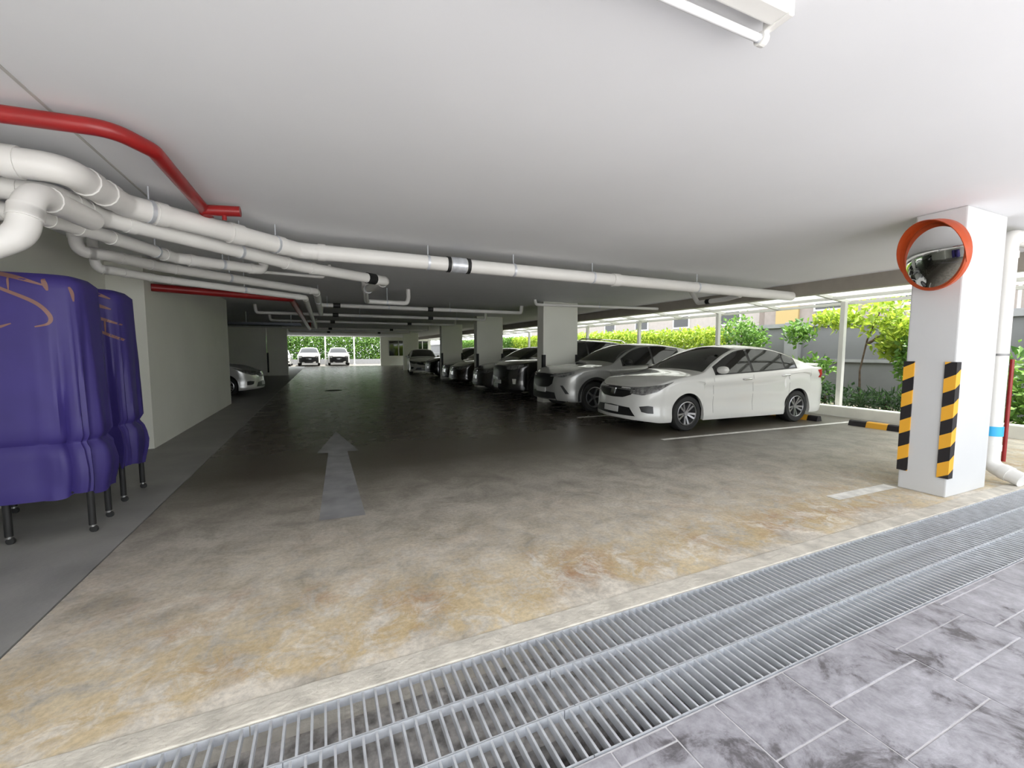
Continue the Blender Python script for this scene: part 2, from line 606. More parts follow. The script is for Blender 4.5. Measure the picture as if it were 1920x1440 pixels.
RM = 0.29
prof = [(RM * math.sin(R(a)) / math.sin(R(30)), RM * (math.cos(R(a)) - math.cos(R(30))) / math.sin(R(30)) + 0.0) for a in [0.01] + [2.5 * k for k in range(1, 13)]]
mput(MB().lathe(prof, 48), 'mirror_face', mat('mirror_silver', (0.80, 0.80, 0.80), 0.03, metal=1.0), mir)
M_ORG = mat('orange_plastic', (0.46, 0.065, 0.012), 0.4)
mput(MB().lathe([(RM - 0.012, 0.006), (RM + 0.012, 0.014), (RM + 0.02, 0.0), (RM + 0.012, -0.04), (RM * 0.7, -0.07), (0.05, -0.075)], 48), 'rim', M_ORG, mir)
vz = MB()
upv = mrot.inverted() @ Vector((0, 0, 1))
a0 = math.atan2(upv.y, upv.x)
nv = 30
ring = []
for i in range(nv + 1):
    a = a0 + R(-112 + 224 * i / nv)
    d = 0.085 * max(0.0, math.cos((a - a0) * 0.80)) ** 0.8
    for rr_, hh in ((RM + 0.012, 0.0), (RM + 0.016, d), (RM + 0.022, d), (RM + 0.020, 0.0)):
        ring.append((rr_ * math.cos(a), rr_ * math.sin(a), hh))
vz.add(ring, [(4 * i + k, 4 * i + (k + 1) % 4, 4 * i + 4 + (k + 1) % 4, 4 * i + 4 + k) for i in range(nv) for k in range(4)])
mput(vz, 'visor', M_ORG, mir)
MB().tube([mc - mn * 0.07, (5.10, 1.99, 2.18), (5.205, 2.02, 2.18)], 0.018, 10).build('bracket', M_STEEL, mir, True)

# ------------------------------------------------------------------ pipes
def pipe(name, label, pts, r, m=M_PVC, collars=(), fr=None, cat='pipe', couplings=(), hang=(), group=None, n=14):
    t = thing(name, label, cat, tuple(pts[0]), 0, group)
    MB().tube(fillet(pts, fr or r * 1.6), r, n).build('run', m, t, 50)
    P = [Vector(p) for p in pts]
    for i in range(1, len(P) - 1):
        if 'b' in collars:
            for q in (P[i - 1], P[i + 1]):
                d = (q - P[i])
                L = d.length
                d.normalize()
                s = min(r * 2.2, L * 0.4)
                MB().tube([P[i] + d * s, P[i] + d * (s + r * 0.9)], r * 1.10, n).build('socket', m, t, 50)
    for (i, f, ln, mm) in couplings:
        a = P[i].lerp(P[i + 1], f)
        d = (P[i + 1] - P[i]).normalized()
        MB().tube([a - d * ln / 2, a + d * ln / 2], r * 1.13, n).build('coupling', mm, t, 50)
    for (i, f) in hang:
        a = P[i].lerp(P[i + 1], f)
        hg = MB().tube([(a.x, a.y, a.z + r * 1.05), (a.x, a.y, CE)], 0.006, 8).build('hanger_rod', M_STEEL, t, True)
        d = (P[i + 1] - P[i]).normalized()
        MB().tube([a - d * 0.014, a + d * 0.014], r * 1.07, n).build('clamp', M_STEEL, hg, 50)
    return t


G_P = 'white drain pipes under the ceiling'
pipe('drain_pipe', 'thickest white pipe, bending at the left and crossing to the bay ends', [(-2.56, 3.50, 2.44), (-1.38, 3.52, 2.44), (-1.30, 4.16, 2.43), (-0.19, 5.18, 2.42), (8.3, 5.42, 2.40)], 0.085, collars='b',
     couplings=[(3, 0.195, 0.04, M_BLK), (3, 0.225, 0.04, M_BLK), (3, 0.21, 0.19, M_STEEL), (3, 0.5, 0.12, M_PVC), (2, 0.55, 0.12, M_PVC)], hang=[(2, 0.10), (2, 0.82), (3, 0.165), (3, 0.30), (3, 0.45), (3, 0.7)], group=G_P)
pipe('drain_pipe', 'white pipe just below the thickest one, ending at a black coupling and elbow', [(-2.56, 3.70, 2.34), (-1.52, 3.72, 2.34), (-1.44, 4.18, 2.33), (-0.21, 5.55, 2.32), (0.86, 6.36, 2.34), (0.70, 7.6, 2.36), (0.72, 7.62, CE)], 0.065, collars='b',
     couplings=[(3, 0.80, 0.14, M_BLK)], hang=[(2, 0.6), (4, 0.8)], group=G_P)
pipe('drain_pipe', 'third white pipe of the left bundle, turning up to the ceiling', [(-2.56, 3.90, 2.25), (-1.72, 3.92, 2.25), (-1.56, 4.40, 2.26), (-1.3, 5.30, 2.27), (-0.60, 5.88, 2.30), (-0.58, 5.90, CE)], 0.055, collars='b', hang=[(2, 0.7), (3, 0.5)], group=G_P)
pipe('drain_pipe', 'upper of two low white pipes along the left wall, turning down the lane', [(-2.12, 5.48, CE), (-2.10, 5.50, 2.30), (-1.92, 5.60, 2.30), (-1.62, 6.15, 2.30), (-0.05, 7.72, 2.31), (0.02, 12.6, 2.33), (0.02, 12.65, CE)], 0.055, collars='b', hang=[(3, 0.35), (4, 0.3)], group=G_P)
pipe('drain_pipe', 'lower of two low white pipes along the left wall, turning down the lane', [(-2.12, 5.83, CE), (-2.10, 5.85, 2.20), (-2.0, 5.95, 2.20), (-1.72, 6.40, 2.20), (-0.22, 7.86, 2.22), (-0.16, 18.6, 2.26), (-0.16, 18.65, CE)], 0.045, collars='b', hang=[(3, 0.5)], group=G_P)
pipe('conduit', 'thin pale conduit crossing above the low white pipes', [(-1.5, 6.65, 2.42), (0.05, 6.95, 2.43), (0.15, 6.97, CE)], 0.022, group=G_P, cat='conduit')
pipe('down_pipe', 'white pipe dropping and bending into the wall above the beds', [(-1.42, 3.94, 2.25), (-1.46, 3.34, 2.24), (-1.48, 3.28, 1.98), (-1.80, 3.10, 1.74), (-2.56, 3.0, 1.62)], 0.07, collars='b', group=G_P, fr=0.16)
pipe('fire_pipe', 'bright red fire pipe bending along the near ceiling', [(-2.56, 3.17, 2.535), (-1.0, 3.08, 2.545), (-0.88, 3.30, 2.545), (-0.87, 4.52, 2.545)], 0.043, M_RED, fr=0.16, cat='pipe')
tee = MB().tube([(-0.87, 4.45, 2.535), (-0.87, 4.66, 2.50)], 0.042, 12).tube([(-0.87, 4.42, 2.53), (-0.60, 4.40, 2.545)], 0.044, 12)
tee.tube([(-0.72, 4.41, 2.54), (-0.72, 4.41, 2.46)], 0.018, 10)
tag(tee.build('pipe_tee', M_RED, None, True), 'red branch tee at the end of the bright red fire pipe', 'pipe tee')
pipe('fire_pipe', 'dark red pipe seen under the low white pipes at the lane edge', [(-2.16, 7.6, 2.24), (-1.47, 7.9, 2.24), (-0.45, 8.35, 2.25), (-0.42, 20.0, 2.28), (-0.42, 20.06, CE)], 0.055, M_RED, cat='pipe')
pipe('drain_pipe', 'first white pipe crossing the lane behind the thick pipe', [(-0.02, 11.0, CE), (0.0, 11.0, 2.42), (5.2, 11.05, 2.42), (5.22, 11.05, CE)], 0.05, couplings=[(1, 0.07, 0.16, M_BLK), (1, 0.5, 0.14, M_BLK)], hang=[(1, 0.03), (1, 0.3), (1, 0.6)], group=G_P)
pipe('drain_pipe', 'white U-shaped pipe trap hanging in mid lane', [(0.70, 7.62, 2.36), (0.85, 9.0, 2.33), (1.65, 9.05, 2.33), (1.68, 9.06, 2.45), (1.68, 9.07, CE)], 0.045, hang=[(1, 0.5)], group=G_P)
pipe('drain_pipe', 'white pipe on the ceiling above the nearest wide pillar', [(4.88, 9.55, CE), (4.9, 9.55, 2.50), (8.3, 9.0, 2.48)], 0.035, hang=[(1, 0.5)], group=G_P)
pipe('drain_pipe', 'white branch pipe hooking down near the slab edge over the sedan', [(7.0, 5.50, 2.36), (7.1, 5.9, 2.34), (7.15, 6.6, 2.34), (7.15, 6.8, CE)], 0.045, couplings=[(1, 0.6, 0.1, M_BLK)], group=G_P)
for i, (y, z) in enumerate(((13.6, 2.40), (17.2, 2.42), (22.0, 2.40), (27.0, 2.44))):
    pipe('drain_pipe', ['second', 'third', 'fourth', 'fifth'][i] + ' pipe crossing the lane in the shadowed depth', [(-1.62, y, CE), (-1.6, y, z), (5.1, y + 0.1, z), (5.12, y + 0.1, CE)], 0.045, couplings=[(1, 0.3, 0.16, M_BLK), (1, 0.72, 0.16, M_BLK)], hang=[(1, 0.4), (1, 0.85)], group='pipes crossing the far lane')
pipe('down_pipe', 'white downpipe with blue band beside the corner pillar', [(7.4, 1.98, 2.50), (6.36, 1.98, 2.50), (6.36, 1.98, 0.16), (6.30, 1.72, 0.07)], 0.072, collars='b', fr=0.12, couplings=[(1, 0.845, 0.10, mat('blue_band', (0.03, 0.42, 0.78), 0.4))], cat='pipe')
MB().tube([(6.36, 1.98, 1.300), (6.36, 1.98, 1.322)], 0.079, 16).build('clamp', mat('dull_steel', (0.25, 0.25, 0.25), 0.5, metal=0.6), bpy.data.objects[[o.name for o in bpy.data.objects if o.name.startswith('down_pipe')][-1]], True)
pipe('fire_pipe', 'thin red riser pipe beside the white downpipe', [(7.6, 2.25, 0.0), (7.6, 2.25, 1.25)], 0.02, M_RED)
# cable tray in the dark above the silver hatchback
ct = thing('cable_tray', 'dark cable tray running above the left-hand bays', 'cable tray', (-3.0, 16.0, 2.2))
MB().box((-4.6, 16.0, 2.18), (-0.6, 16.5, 2.20)).box((-4.6, 16.0, 2.18), (-0.6, 16.02, 2.27)).box((-4.6, 16.48, 2.18), (-0.6, 16.5, 2.27)).build('tray', mat('tray_steel', (0.10, 0.11, 0.13), 0.4, metal=0.5), ct)
for k in range(4):
    MB().tube([(-4.5, 16.1 + 0.09 * k, 2.225), (-2.6, 16.12 + 0.09 * k, 2.24), (-0.7, 16.1 + 0.09 * k, 2.225)], 0.022, 8).build('cable', M_BLK, ct, True)
for x in (-4.2, -2.2, -0.9):
    MB().tube([(x, 16.25, 2.19), (x, 16.25, CE)], 0.008, 6).build('hanger_rod', M_STEEL, ct, True)

# ------------------------------------------------------------------ fluorescent batten on the near ceiling
lt = thing('ceiling_light', 'white fluorescent batten light switched off on the near ceiling', 'ceiling light', (1.1, 1.16, CE))
M_LW = mat('white_enamel', (0.80, 0.79, 0.76), 0.35)
MB().box((0.42, 1.085, CE - 0.055), (1.58, 1.16, CE), 0.008).build('housing', M_LW, lt)
MB().tube([(0.46, 1.202, CE - 0.072), (1.585, 1.202, CE - 0.072)], 0.0145, 14).build('tube', mat('frosted_tube', (0.85, 0.85, 0.86), 0.25), lt, True)
MB().tube([(1.565, 1.202, CE - 0.072), (1.586, 1.202, CE - 0.072)], 0.0155, 14).build('tube_cap', M_STEEL, lt, True)
for x in (0.43, 1.575):
    h = MB().box((x, 1.085, CE - 0.06), (x + 0.03, 1.19, CE), 0.006)
    h.lathe([(0.001, x), (0.024, x), (0.024, x + 0.028), (0.001, x + 0.028)], 16, 'x', (0, 1.202, CE - 0.072))
    h.build('lamp_holder', M_LW, lt)

# ------------------------------------------------------------------ floor markings
ar = MB().add([(-0.06, 3.64, 0.003), (0.29, 3.62, 0.003), (0.275, 6.08, 0.003), (0.42, 6.06, 0.003), (0.18, 7.65, 0.003), (-0.10, 6.10, 0.003), (0.04, 6.08, 0.003)], [(0, 1, 2, 6), (5, 6, 2, 3, 4)])
tag(ar.build('lane_arrow', M_WPAINT), 'worn white direction arrow painted on the lane', 'floor marking')


def line(x0, y0, x1, y1, wd, label):
    d = Vector((x1 - x0, y1 - y0, 0)).normalized()
    n = Vector((-d.y, d.x, 0)) * wd / 2
    a, b = Vector((x0, y0, 0.003)), Vector((x1, y1, 0.003))
    tag(MB().add([(a - n)[:], (b - n)[:], (b + n)[:], (a + n)[:]], [(0, 1, 2, 3)]).build('parking_line', M_LINE), label, 'floor marking', 'painted bay lines')


line(4.25, 2.30, 5.17, 2.28, 0.12, 'short bright bay line ending at the corner pillar')
line(4.7, 4.93, 9.5, 4.72, 0.09, 'bay line in front of the near side of the white sedan')
line(4.7, 7.30, 9.5, 7.20, 0.09, 'bay line between the white sedan and the light grey crossover')
line(4.9, 12.5, 9.5, 12.5, 0.09, 'bay line between the two black cars behind the first wide pillar')
line(4.9, 17.6, 9.5, 17.6, 0.09, 'bay line behind the second wide pillar')
tag(MB().lathe([(0.001, 0.004), (0.26, 0.004), (0.28, 0.0)], 28, 'z', (0.33, 15.8, 0)).build('drain_cover', mat('iron', (0.02, 0.02, 0.018), 0.6)), 'small round dark drain cover in mid lane', 'drain cover')

# ------------------------------------------------------------------ kerb, wheel stops, canopy
struct('trim_4', MB().box((9.72, -6, 0.0), (9.97, YB, 0.20), 0.012), M_KERB, 'cream painted kerb along the bay ends')
M_STOP = stripe_material('hazard_stop', 'Y', 0.62, 0.0, 0.1)


def stop(y0, y1, x, label):
    p = [(x, 0.0), (x + 0.03, 0.085), (x + 0.05, 0.10), (x + 0.11, 0.10), (x + 0.13, 0.085), (x + 0.16, 0.0)]
    mb = MB()
    n = len(p)
    mb.add([(q[0], y0, q[1]) for q in p] + [(q[0], y1, q[1]) for q in p], [tuple(range(n)), tuple(range(2 * n - 1, n - 1, -1))] + [(i, (i + 1) % n, n + (i + 1) % n, n + i) for i in range(n)])
    tag(mb.build('wheel_stop', M_STOP), label, 'wheel stop', 'striped rubber wheel stops')


stop(3.0, 4.55, 8.74, 'yellow and black wheel stop in the empty bay beside the corner pillar')
stop(5.02, 6.75, 8.62, 'yellow and black wheel stop behind the white sedan rear wheels')
# lean-to canopy
can = thing('canopy', 'white lean-to canopy of translucent panels over the bay ends', 'canopy', (9.3, 20, 2.4))
M_WST = mat('white_steel', (0.56, 0.56, 0.53), 0.4)
mp = bpy.data.materials.new('translucent_panel')
mp.use_nodes = True
_nt = mp.node_tree
_b = _nt.nodes['Principled BSDF']
_b.inputs['Base Color'].default_value = (0.9, 0.9, 0.88, 1)
_b.inputs['Roughness'].default_value = 0.5
_tr = N(_nt, 'ShaderNodeBsdfTranslucent')
_tr.inputs[0].default_value = (0.62, 0.63, 0.61, 1)
_mx = N(_nt, 'ShaderNodeMixShader')
_mx.inputs[0].default_value = 0.7
_nt.links.new(_b.outputs[0], _mx.inputs[1])
_nt.links.new(_tr.outputs[0], _mx.inputs[2])
_nt.links.new(_mx.outputs[0], _nt.nodes['Material Output'].inputs[0])
CX0, CX1, CZ0, CZ1 = 8.52, 10.35, 2.62, 2.42
ys = [-0.7 + 1.55 * k for k in range(29)]
for a, b in zip(ys[:-1], ys[1:]):
    MB().add([(CX0, a + 0.03, CZ0), (CX1, a + 0.03, CZ1), (CX1, b - 0.03, CZ1), (CX0, b - 0.03, CZ0), (CX0, a + 0.03, CZ0 + 0.012), (CX1, a + 0.03, CZ1 + 0.012), (CX1, b - 0.03, CZ1 + 0.012), (CX0, b - 0.03, CZ0 + 0.012)],
             [(0, 1, 2, 3), (4, 7, 6, 5), (0, 4, 5, 1), (2, 6, 7, 3), (1, 5, 6, 2), (0, 3, 7, 4)]).build('panel', mp, can)
for y in ys:
    MB().add([(x, y + dy, z + dz) for x, z in ((CX0, CZ0), (CX1, CZ1)) for dy in (-0.03, 0.03) for dz in (-0.07, 0.0)], [(0, 1, 3, 2), (4, 6, 7, 5), (0, 4, 5, 1), (2, 3, 7, 6), (0, 2, 6, 4), (1, 5, 7, 3)]).build('rafter', M_WST, can)
for x in (9.1, 9.7, 10.3):
    z = CZ0 + (CZ1 - CZ0) * (x - CX0) / (CX1 - CX0)
    MB().box((x, ys[0], z - 0.09), (x + 0.05, ys[-1], z - 0.03)).build('purlin', M_WST, can)
pn = ['hidden behind the corner pillar', 'behind the tail of the white sedan', 'above the white sedan roof', 'above the grey crossover roof', 'seen just right of the first wide pillar', 'left of the first wide pillar']
for i, y in enumerate((2.35, 5.45, 8.57, 11.8, 14.95, 20.4)):
    lb = 'slim white canopy post ' + (pn[i] if i < 6 else 'among those hidden along the far kerb')
    t = thing('canopy_post', lb, 'post', (10.08, y, 0), 0, 'canopy posts on the kerb line')
    MB().box((10.03, y - 0.045, 0.02), (10.13, y + 0.045, 2.38), 0.006).build('shaft', M_WST, t)
    MB().box((9.99, y - 0.09, -0.02), (10.17, y + 0.09, 0.03), 0.004).build('base_plate', M_WST, t)

# ------------------------------------------------------------------ outside on the right: wall, house, plants
M_GW = mat('grey_render', (0.165, 0.165, 0.17), 0.8, var=0.08, vscale=1.5)
M_GW2 = mat('pale_cap', (0.27, 0.27, 0.275), 0.8, var=0.06)
struct('wall_right', MB().box((12.9, -12, 0), (13.1, 60, 2.05)), M_GW, 'grey compound wall behind the planting')
struct('trim_5', MB().box((12.82, -12, 2.05), (13.18, 60, 2.17)), M_GW2, 'pale coping on the grey compound wall')
struct('trim_6', MB().box((12.84, -12, 1.05), (12.9, 60, 1.13)), M_GW2, 'low ledge on the grey compound wall')
for i, y in enumerate((8.25, 3.2, 13.4)):
    tag(MB().box((12.72, y - 0.2, 0), (12.95, y + 0.2, 2.2), 0.01).build('wall_pier', M_GW2), ['pale pier of the grey wall above the sedan tail', 'pale pier of the grey wall behind the corner pillar', 'pale pier of the grey wall behind the long hedge'][i], 'pier')
bd = thing('house', 'beige neighbouring house with a yellow panel beyond the grey wall', 'building', (22, 8, 0))
MB().box((19, -12, 0), (26, 13.6, 6.5)).build('walls', mat('beige_render', (0.30, 0.26, 0.235), 0.8, var=0.06), bd)
MB().box((18.9, 12.0, 2.5), (19.02, 13.0, 3.4)).build('panel', mat('yellow_render', (0.46, 0.34, 0.15), 0.8), bd)
MB().box((18.7, -12, 2.3), (19.02, 13.7, 2.5)).build('ledge', M_GW2, bd)
for y in (1.0, 4.2, 7.4, 10.2):
    w_ = MB().box((18.95, y, 3.0), (19.05, y + 1.2, 4.3)).build('window', mat('window_frame', (0.7, 0.7, 0.7), 0.5), bd)
    MB().box((18.93, y + 0.08, 3.08), (18.97, y + 1.12, 4.22)).build('pane', M_GLASS, w_)
bd2 = thing('house', 'pale long house beyond the sunlit hedge', 'building', (24, 24, 0))
MB().box((20, 14.6, 0), (28, 40, 6.5)).build('walls', mat('pale_render', (0.42, 0.38, 0.355), 0.8, var=0.05), bd2)
for y in (15.6, 19, 22.5, 26):
    w_ = MB().box((19.95, y, 2.7), (20.05, y + 1.3, 4.0)).build('window', MATS['window_frame'], bd2)
    MB().box((19.93, y + 0.1, 2.8), (19.97, y + 1.2, 3.9)).build('pane', M_GLASS, w_)
rl = thing('balcony_rail', 'white balcony railing above the tree behind the corner pillar', 'railing', (15.0, 5.0, 2.2))
for k in range(13):
    y = 4.2 + 0.2 * k
    MB().box((15.0, y, 2.3), (15.05, y + 0.05, 3.3)).build('baluster', M_WST, rl)
MB().box((14.97, 4.1, 3.25), (15.08, 6.8, 3.35)).build('top_rail', M_WST, rl)
MB().box((14.97, 4.1, 0.0), (15.3, 6.8, 2.35)).build('base_wall', M_GW2, rl)


def leaf_mat(name, a, b):
    m = bpy.data.materials.new(name)
    m.use_nodes = True
    nt = m.node_tree
    p = nt.nodes['Principled BSDF']
    p.inputs['Roughness'].default_value = 0.5
    geo = N(nt, 'ShaderNodeNewGeometry')
    c = ramp(nt, geo.outputs['Random Per Island'], [(0.0, a), (1.0, b)])
    nt.links.new(c, p.inputs['Base Color'])
    tr = N(nt, 'ShaderNodeBsdfTranslucent')
    nt.links.new(c, tr.inputs[0])
    mx = N(nt, 'ShaderNodeMixShader')
    mx.inputs[0].default_value = 0.35
    nt.links.new(p.outputs[0], mx.inputs[1])
    nt.links.new(tr.outputs[0], mx.inputs[2])
    nt.links.new(mx.outputs[0], nt.nodes['Material Output'].inputs[0])
    return m


ML_LIME = leaf_mat('lime_leaves', (0.16, 0.28, 0.02), (0.50, 0.60, 0.07))
ML_MID = leaf_mat('mid_leaves', (0.05, 0.14, 0.02), (0.20, 0.36, 0.06))
ML_DARK = leaf_mat('dark_leaves', (0.02, 0.06, 0.02), (0.09, 0.17, 0.06))
M_BARK = mat('bark', (0.12, 0.085, 0.06), 0.9, var=0.3, vscale=12)


def leaves(mb, pts, size, up=0.3, asp=0.5):
    for p in pts:
        d = Vector((random.gauss(0, 1), random.gauss(0, 1), random.gauss(0, 1) + up)).normalized()
        s = d.orthogonal().normalized()
        s = (Matrix.Rotation(random.uniform(0, 2 * PI), 3, d) @ s)
        n = d.cross(s)
        L = size * random.uniform(0.7, 1.3)
        P = Vector(p)
        mb.add([P[:], (P + d * L * 0.5 + s * L * asp * 0.5 + n * L * 0.06)[:], (P + d * L)[:], (P + d * L * 0.5 - s * L * asp * 0.5 + n * L * 0.06)[:]], [(0, 1, 2, 3)])


def rnd_ell(c, r, n, shell=0.2):
    out = []
    for _ in range(n):
        d = Vector((random.gauss(0, 1), random.gauss(0, 1), random.gauss(0, 1))).normalized() * random.uniform(shell, 1) ** 0.6 * random.choice((1, 1, 1, 1.15, 1.4))
        out.append((c[0] + d.x * r[0], c[1] + d.y * r[1], c[2] + d.z * r[2]))
    return out


def bush(name, label, base, blobs, n, size, m, cat='shrub', group=None, trunk=None, asp=0.5):
    t = thing(name, label, cat, base, 0, group)
    mb = MB()
    for (c, r) in blobs:
        leaves(mb, rnd_ell(c, r, n), size, asp=asp)
    o = mb.build('foliage', m, t, kind='stuff')
    for b_ in (trunk or [[base, (base[0], base[1], blobs[0][0][2])]]):
        MB().tube(b_, [0.035] + [0.018] * (len(b_) - 1), 8).build('stem', M_BARK, t, True)
    return t


# long hedge behind the bays, as separate clipped hedge blocks
for i, (y0, y1, m_, h) in enumerate(((9.6, 14.0, ML_LIME, 2.12), (14.0, 19.0, ML_LIME, 2.2), (19.0, 25.0, ML_LIME, 2.25), (25.0, 34.0, ML_MID, 2.3), (34.0, 41.0, ML_MID, 2.3))):
    t = thing('hedge', ['sunlit lime hedge above the white sedan windscreen', 'sunlit lime hedge behind the grey crossover', 'lime hedge seen left of the first wide pillar', 'mid green hedge farther along the kerb', 'last green hedge block before the far end'][i], 'hedge', (11.7, (y0 + y1) / 2, 0), 0, 'hedge behind the bays')
    mb = MB()
    nn = int((y1 - y0) * 620)
    leaves(mb, [(11.7 + random.uniform(-0.55, 0.55), random.uniform(y0, y1), h - abs(random.gauss(0, 0.25)) - 0.18 * abs(math.sin(3.1 * k))) for k in range(nn)], 0.13)
    leaves(mb, [(11.2 + random.uniform(-0.12, 0.2), random.uniform(y0, y1), random.uniform(0.3, h - 0.1)) for _ in range(nn)], 0.13)
    mb.build('foliage', m_, t, kind='stuff')
    for k in range(int(y1 - y0)):
        MB().tube([(11.75, y0 + 0.5 + k, -0.02), (11.7, y0 + 0.6 + k, 1.6)], 0.03, 6).build('stem', M_BARK, t, True)
bush('tree', 'light green young tree between the canopy post and corner pillar', (11.2, 5.55, -0.02), [((11.2, 5.3, 2.15), (0.5, 0.62, 0.42)), ((11.1, 4.85, 1.75), (0.4, 0.42, 0.34)), ((11.2, 5.0, 1.45), (0.32, 0.34, 0.28)), ((11.2, 6.2, 2.1), (0.4, 0.45, 0.2))], 420, 0.15, ML_LIME, 'tree',
     trunk=[[(11.2, 5.62, -0.02), (11.2, 5.66, 0.9), (11.2, 5.55, 1.6), (11.2, 5.35, 2.2)], [(11.2, 5.55, 1.5), (11.2, 5.0, 1.9)]])
bush('shrub', 'loose yellow green shrub with trailing leaves next to the striped guard', (11.0, 4.55, -0.02), [((11.0, 4.6, 1.05), (0.35, 0.3, 0.3)), ((11.0, 4.5, 0.65), (0.35, 0.3, 0.3)), ((11.0, 4.65, 1.4), (0.3, 0.2, 0.2))], 240, 0.15, ML_MID)
bush('shrub', 'bushy mid green shrub behind the tail of the white sedan', (11.3, 6.7, -0.02), [((11.3, 6.75, 0.95), (0.4, 0.5, 0.25)), ((11.3, 6.9, 0.5), (0.45, 0.5, 0.4)), ((11.4, 7.2, 1.8), (0.25, 0.35, 0.3))], 330, 0.14, ML_MID)
bush('shrub', 'dark low shrub at the foot of the canopy post', (10.75, 6.1, -0.02), [((10.75, 6.0, 0.3), (0.3, 0.5, 0.3)), ((10.8, 6.6, 0.35), (0.3, 0.4, 0.35))], 330, 0.12, ML_DARK)
bush('shrub', 'dark strappy ground plant behind the empty bay kerb', (10.7, 4.9, -0.02), [((10.7, 5.2, 0.25), (0.3, 0.4, 0.25)), ((10.7, 4.5, 0.25), (0.3, 0.5, 0.25))], 330, 0.2, ML_DARK, asp=0.15)
bush('shrub', 'round olive green bush above the roof of the white sedan', (11.7, 9.1, -0.02), [((11.7, 9.2, 2.0), (0.45, 0.55, 0.42)), ((11.7, 8.7, 1.7), (0.35, 0.4, 0.3)), ((11.7, 9.2, 1.1), (0.5, 0.6, 0.8))], 420, 0.13, ML_MID)
bush('shrub', 'tall green shrub right of the white downpipe', (11.0, 2.9, -0.02), [((11.0, 2.9, 0.9), (0.45, 0.6, 0.6)), ((11.0, 3.0, 0.4), (0.4, 0.6, 0.4))], 420, 0.16, ML_MID)
bush('shrub', 'dark green shrub hidden behind the corner pillar', (11.1, 3.7, -0.02), [((11.1, 3.7, 0.6), (0.4, 0.4, 0.6))], 300, 0.15, ML_DARK)

# ------------------------------------------------------------------ far end of the garage
struct('wall_back', MB().box((5.0, YB, 0), (9.72, YB + 0.2, 0.9)).box((5.0, YB, 0.9), (5.7, YB + 0.2, CE)).box((7.6, YB, 0.9), (8.3, YB + 0.2, CE)).box((9.5, YB, 0.9), (9.72, YB + 0.2, CE)).box((5.7, YB, 2.35), (9.5, YB + 0.2, CE)), M_WALL, 'pale end wall with windows right of the far opening')
for k, (a, b) in enumerate(((5.7, 7.6), (8.3, 9.5))):
    o = struct('window_%d' % (k + 1), MB().box((a, YB + 0.02, 0.9), (a + 0.08, YB + 0.14, 2.35)).box((b - 0.08, YB + 0.02, 0.9), (b, YB + 0.14, 2.35)).box(((a + b) / 2 - 0.04, YB + 0.02, 0.9), ((a + b) / 2 + 0.04, YB + 0.14, 2.35)).box((a, YB + 0.02, 2.27), (b, YB + 0.14, 2.35)), M_WST, 'white framed window in the far end wall')
    for q in (0, 1):
        x0 = a + 0.08 if q == 0 else (a + b) / 2 + 0.04
        x1 = (a + b) / 2 - 0.04 if q == 0 else b - 0.08
        MB().box((x0, YB + 0.06, 0.9), (x1, YB + 0.08, 2.27)).build('pane', M_GLASS, o)
struct('trim_7', MB().box((-8, YB + 6.0, 0), (9.7, YB + 6.3, 0.5)), M_GW2, 'low pale wall of the far yard')
for i, (x0, x1) in enumerate(((-8, -1.8), (-1.8, 1.6), (1.6, 5.2), (5.2, 9.6))):
    t = thing('hedge', 'green hedge of the far yard ' + ['hidden behind the left pillar', 'behind the left white pickup', 'behind the right white pickup', 'seen through the far windows'][i], 'hedge', ((x0 + x1) / 2, YB + 7.2, 0), 0, 'hedge beyond the far end')
    mb = MB()
    nn = int((x1 - x0) * 1500)
    leaves(mb, [(random.uniform(x0, x1), YB + 7.2 + random.uniform(-0.5, 0.7), random.uniform(0.1, 3.3)) for _ in range(nn)], 0.24)
    mb.build('foliage', ML_MID, t, kind='stuff')
    for k in range(3):
        MB().tube([(x0 + (k + 0.5) * (x1 - x0) / 3, YB + 7.3, -0.02), (x0 + (k + 0.5) * (x1 - x0) / 3, YB + 7.3, 2.2)], 0.04, 6).build('stem', M_BARK, t, True)
for i, x in enumerate((0.35, 3.0)):
    t = thing('canopy_post', ['white post between the two far pickups', 'pale post at the right of the far opening'][i], 'post', (x, YB + 4.5, 0), 0, 'posts of the far opening')
    MB().box((x - 0.07, YB + 4.43, -0.02), (x + 0.07, YB + 4.57, 3.0), 0.005).build('shaft', M_WST, t)
    MB().box((x - 0.13, YB + 4.37, -0.02), (x + 0.13, YB + 4.63, 0.04), 0.005).build('base_plate', M_WST, t)

# ================================================================== COVERED ROLLAWAY BEDS
M_PURP = mat('purple_cover', (0.040, 0.027, 0.172), 0.55, var=0.10, vscale=3)
M_GOLD = mat('gold_print', (0.24, 0.125, 0.10), 0.55)


def curve_pts(ctrl, n=14):
    out = []
    P = [Vector((a, 0, b)) for a, b in ctrl]
    P = [P[0] * 2 - P[1]] + P + [P[-1] * 2 - P[-2]]
    for i in range(1, len(P) - 2):
        for k in range(n):
            t = k / n
            a, b, c, d = P[i - 1], P[i], P[i + 1], P[i + 2]
            out.append(0.5 * ((2 * b) + (c - a) * t + (2 * a - 5 * b + 4 * c - d) * t * t + (3 * b - a - 3 * c + d) * t ** 3))
    out.append(P[-2])
    return out


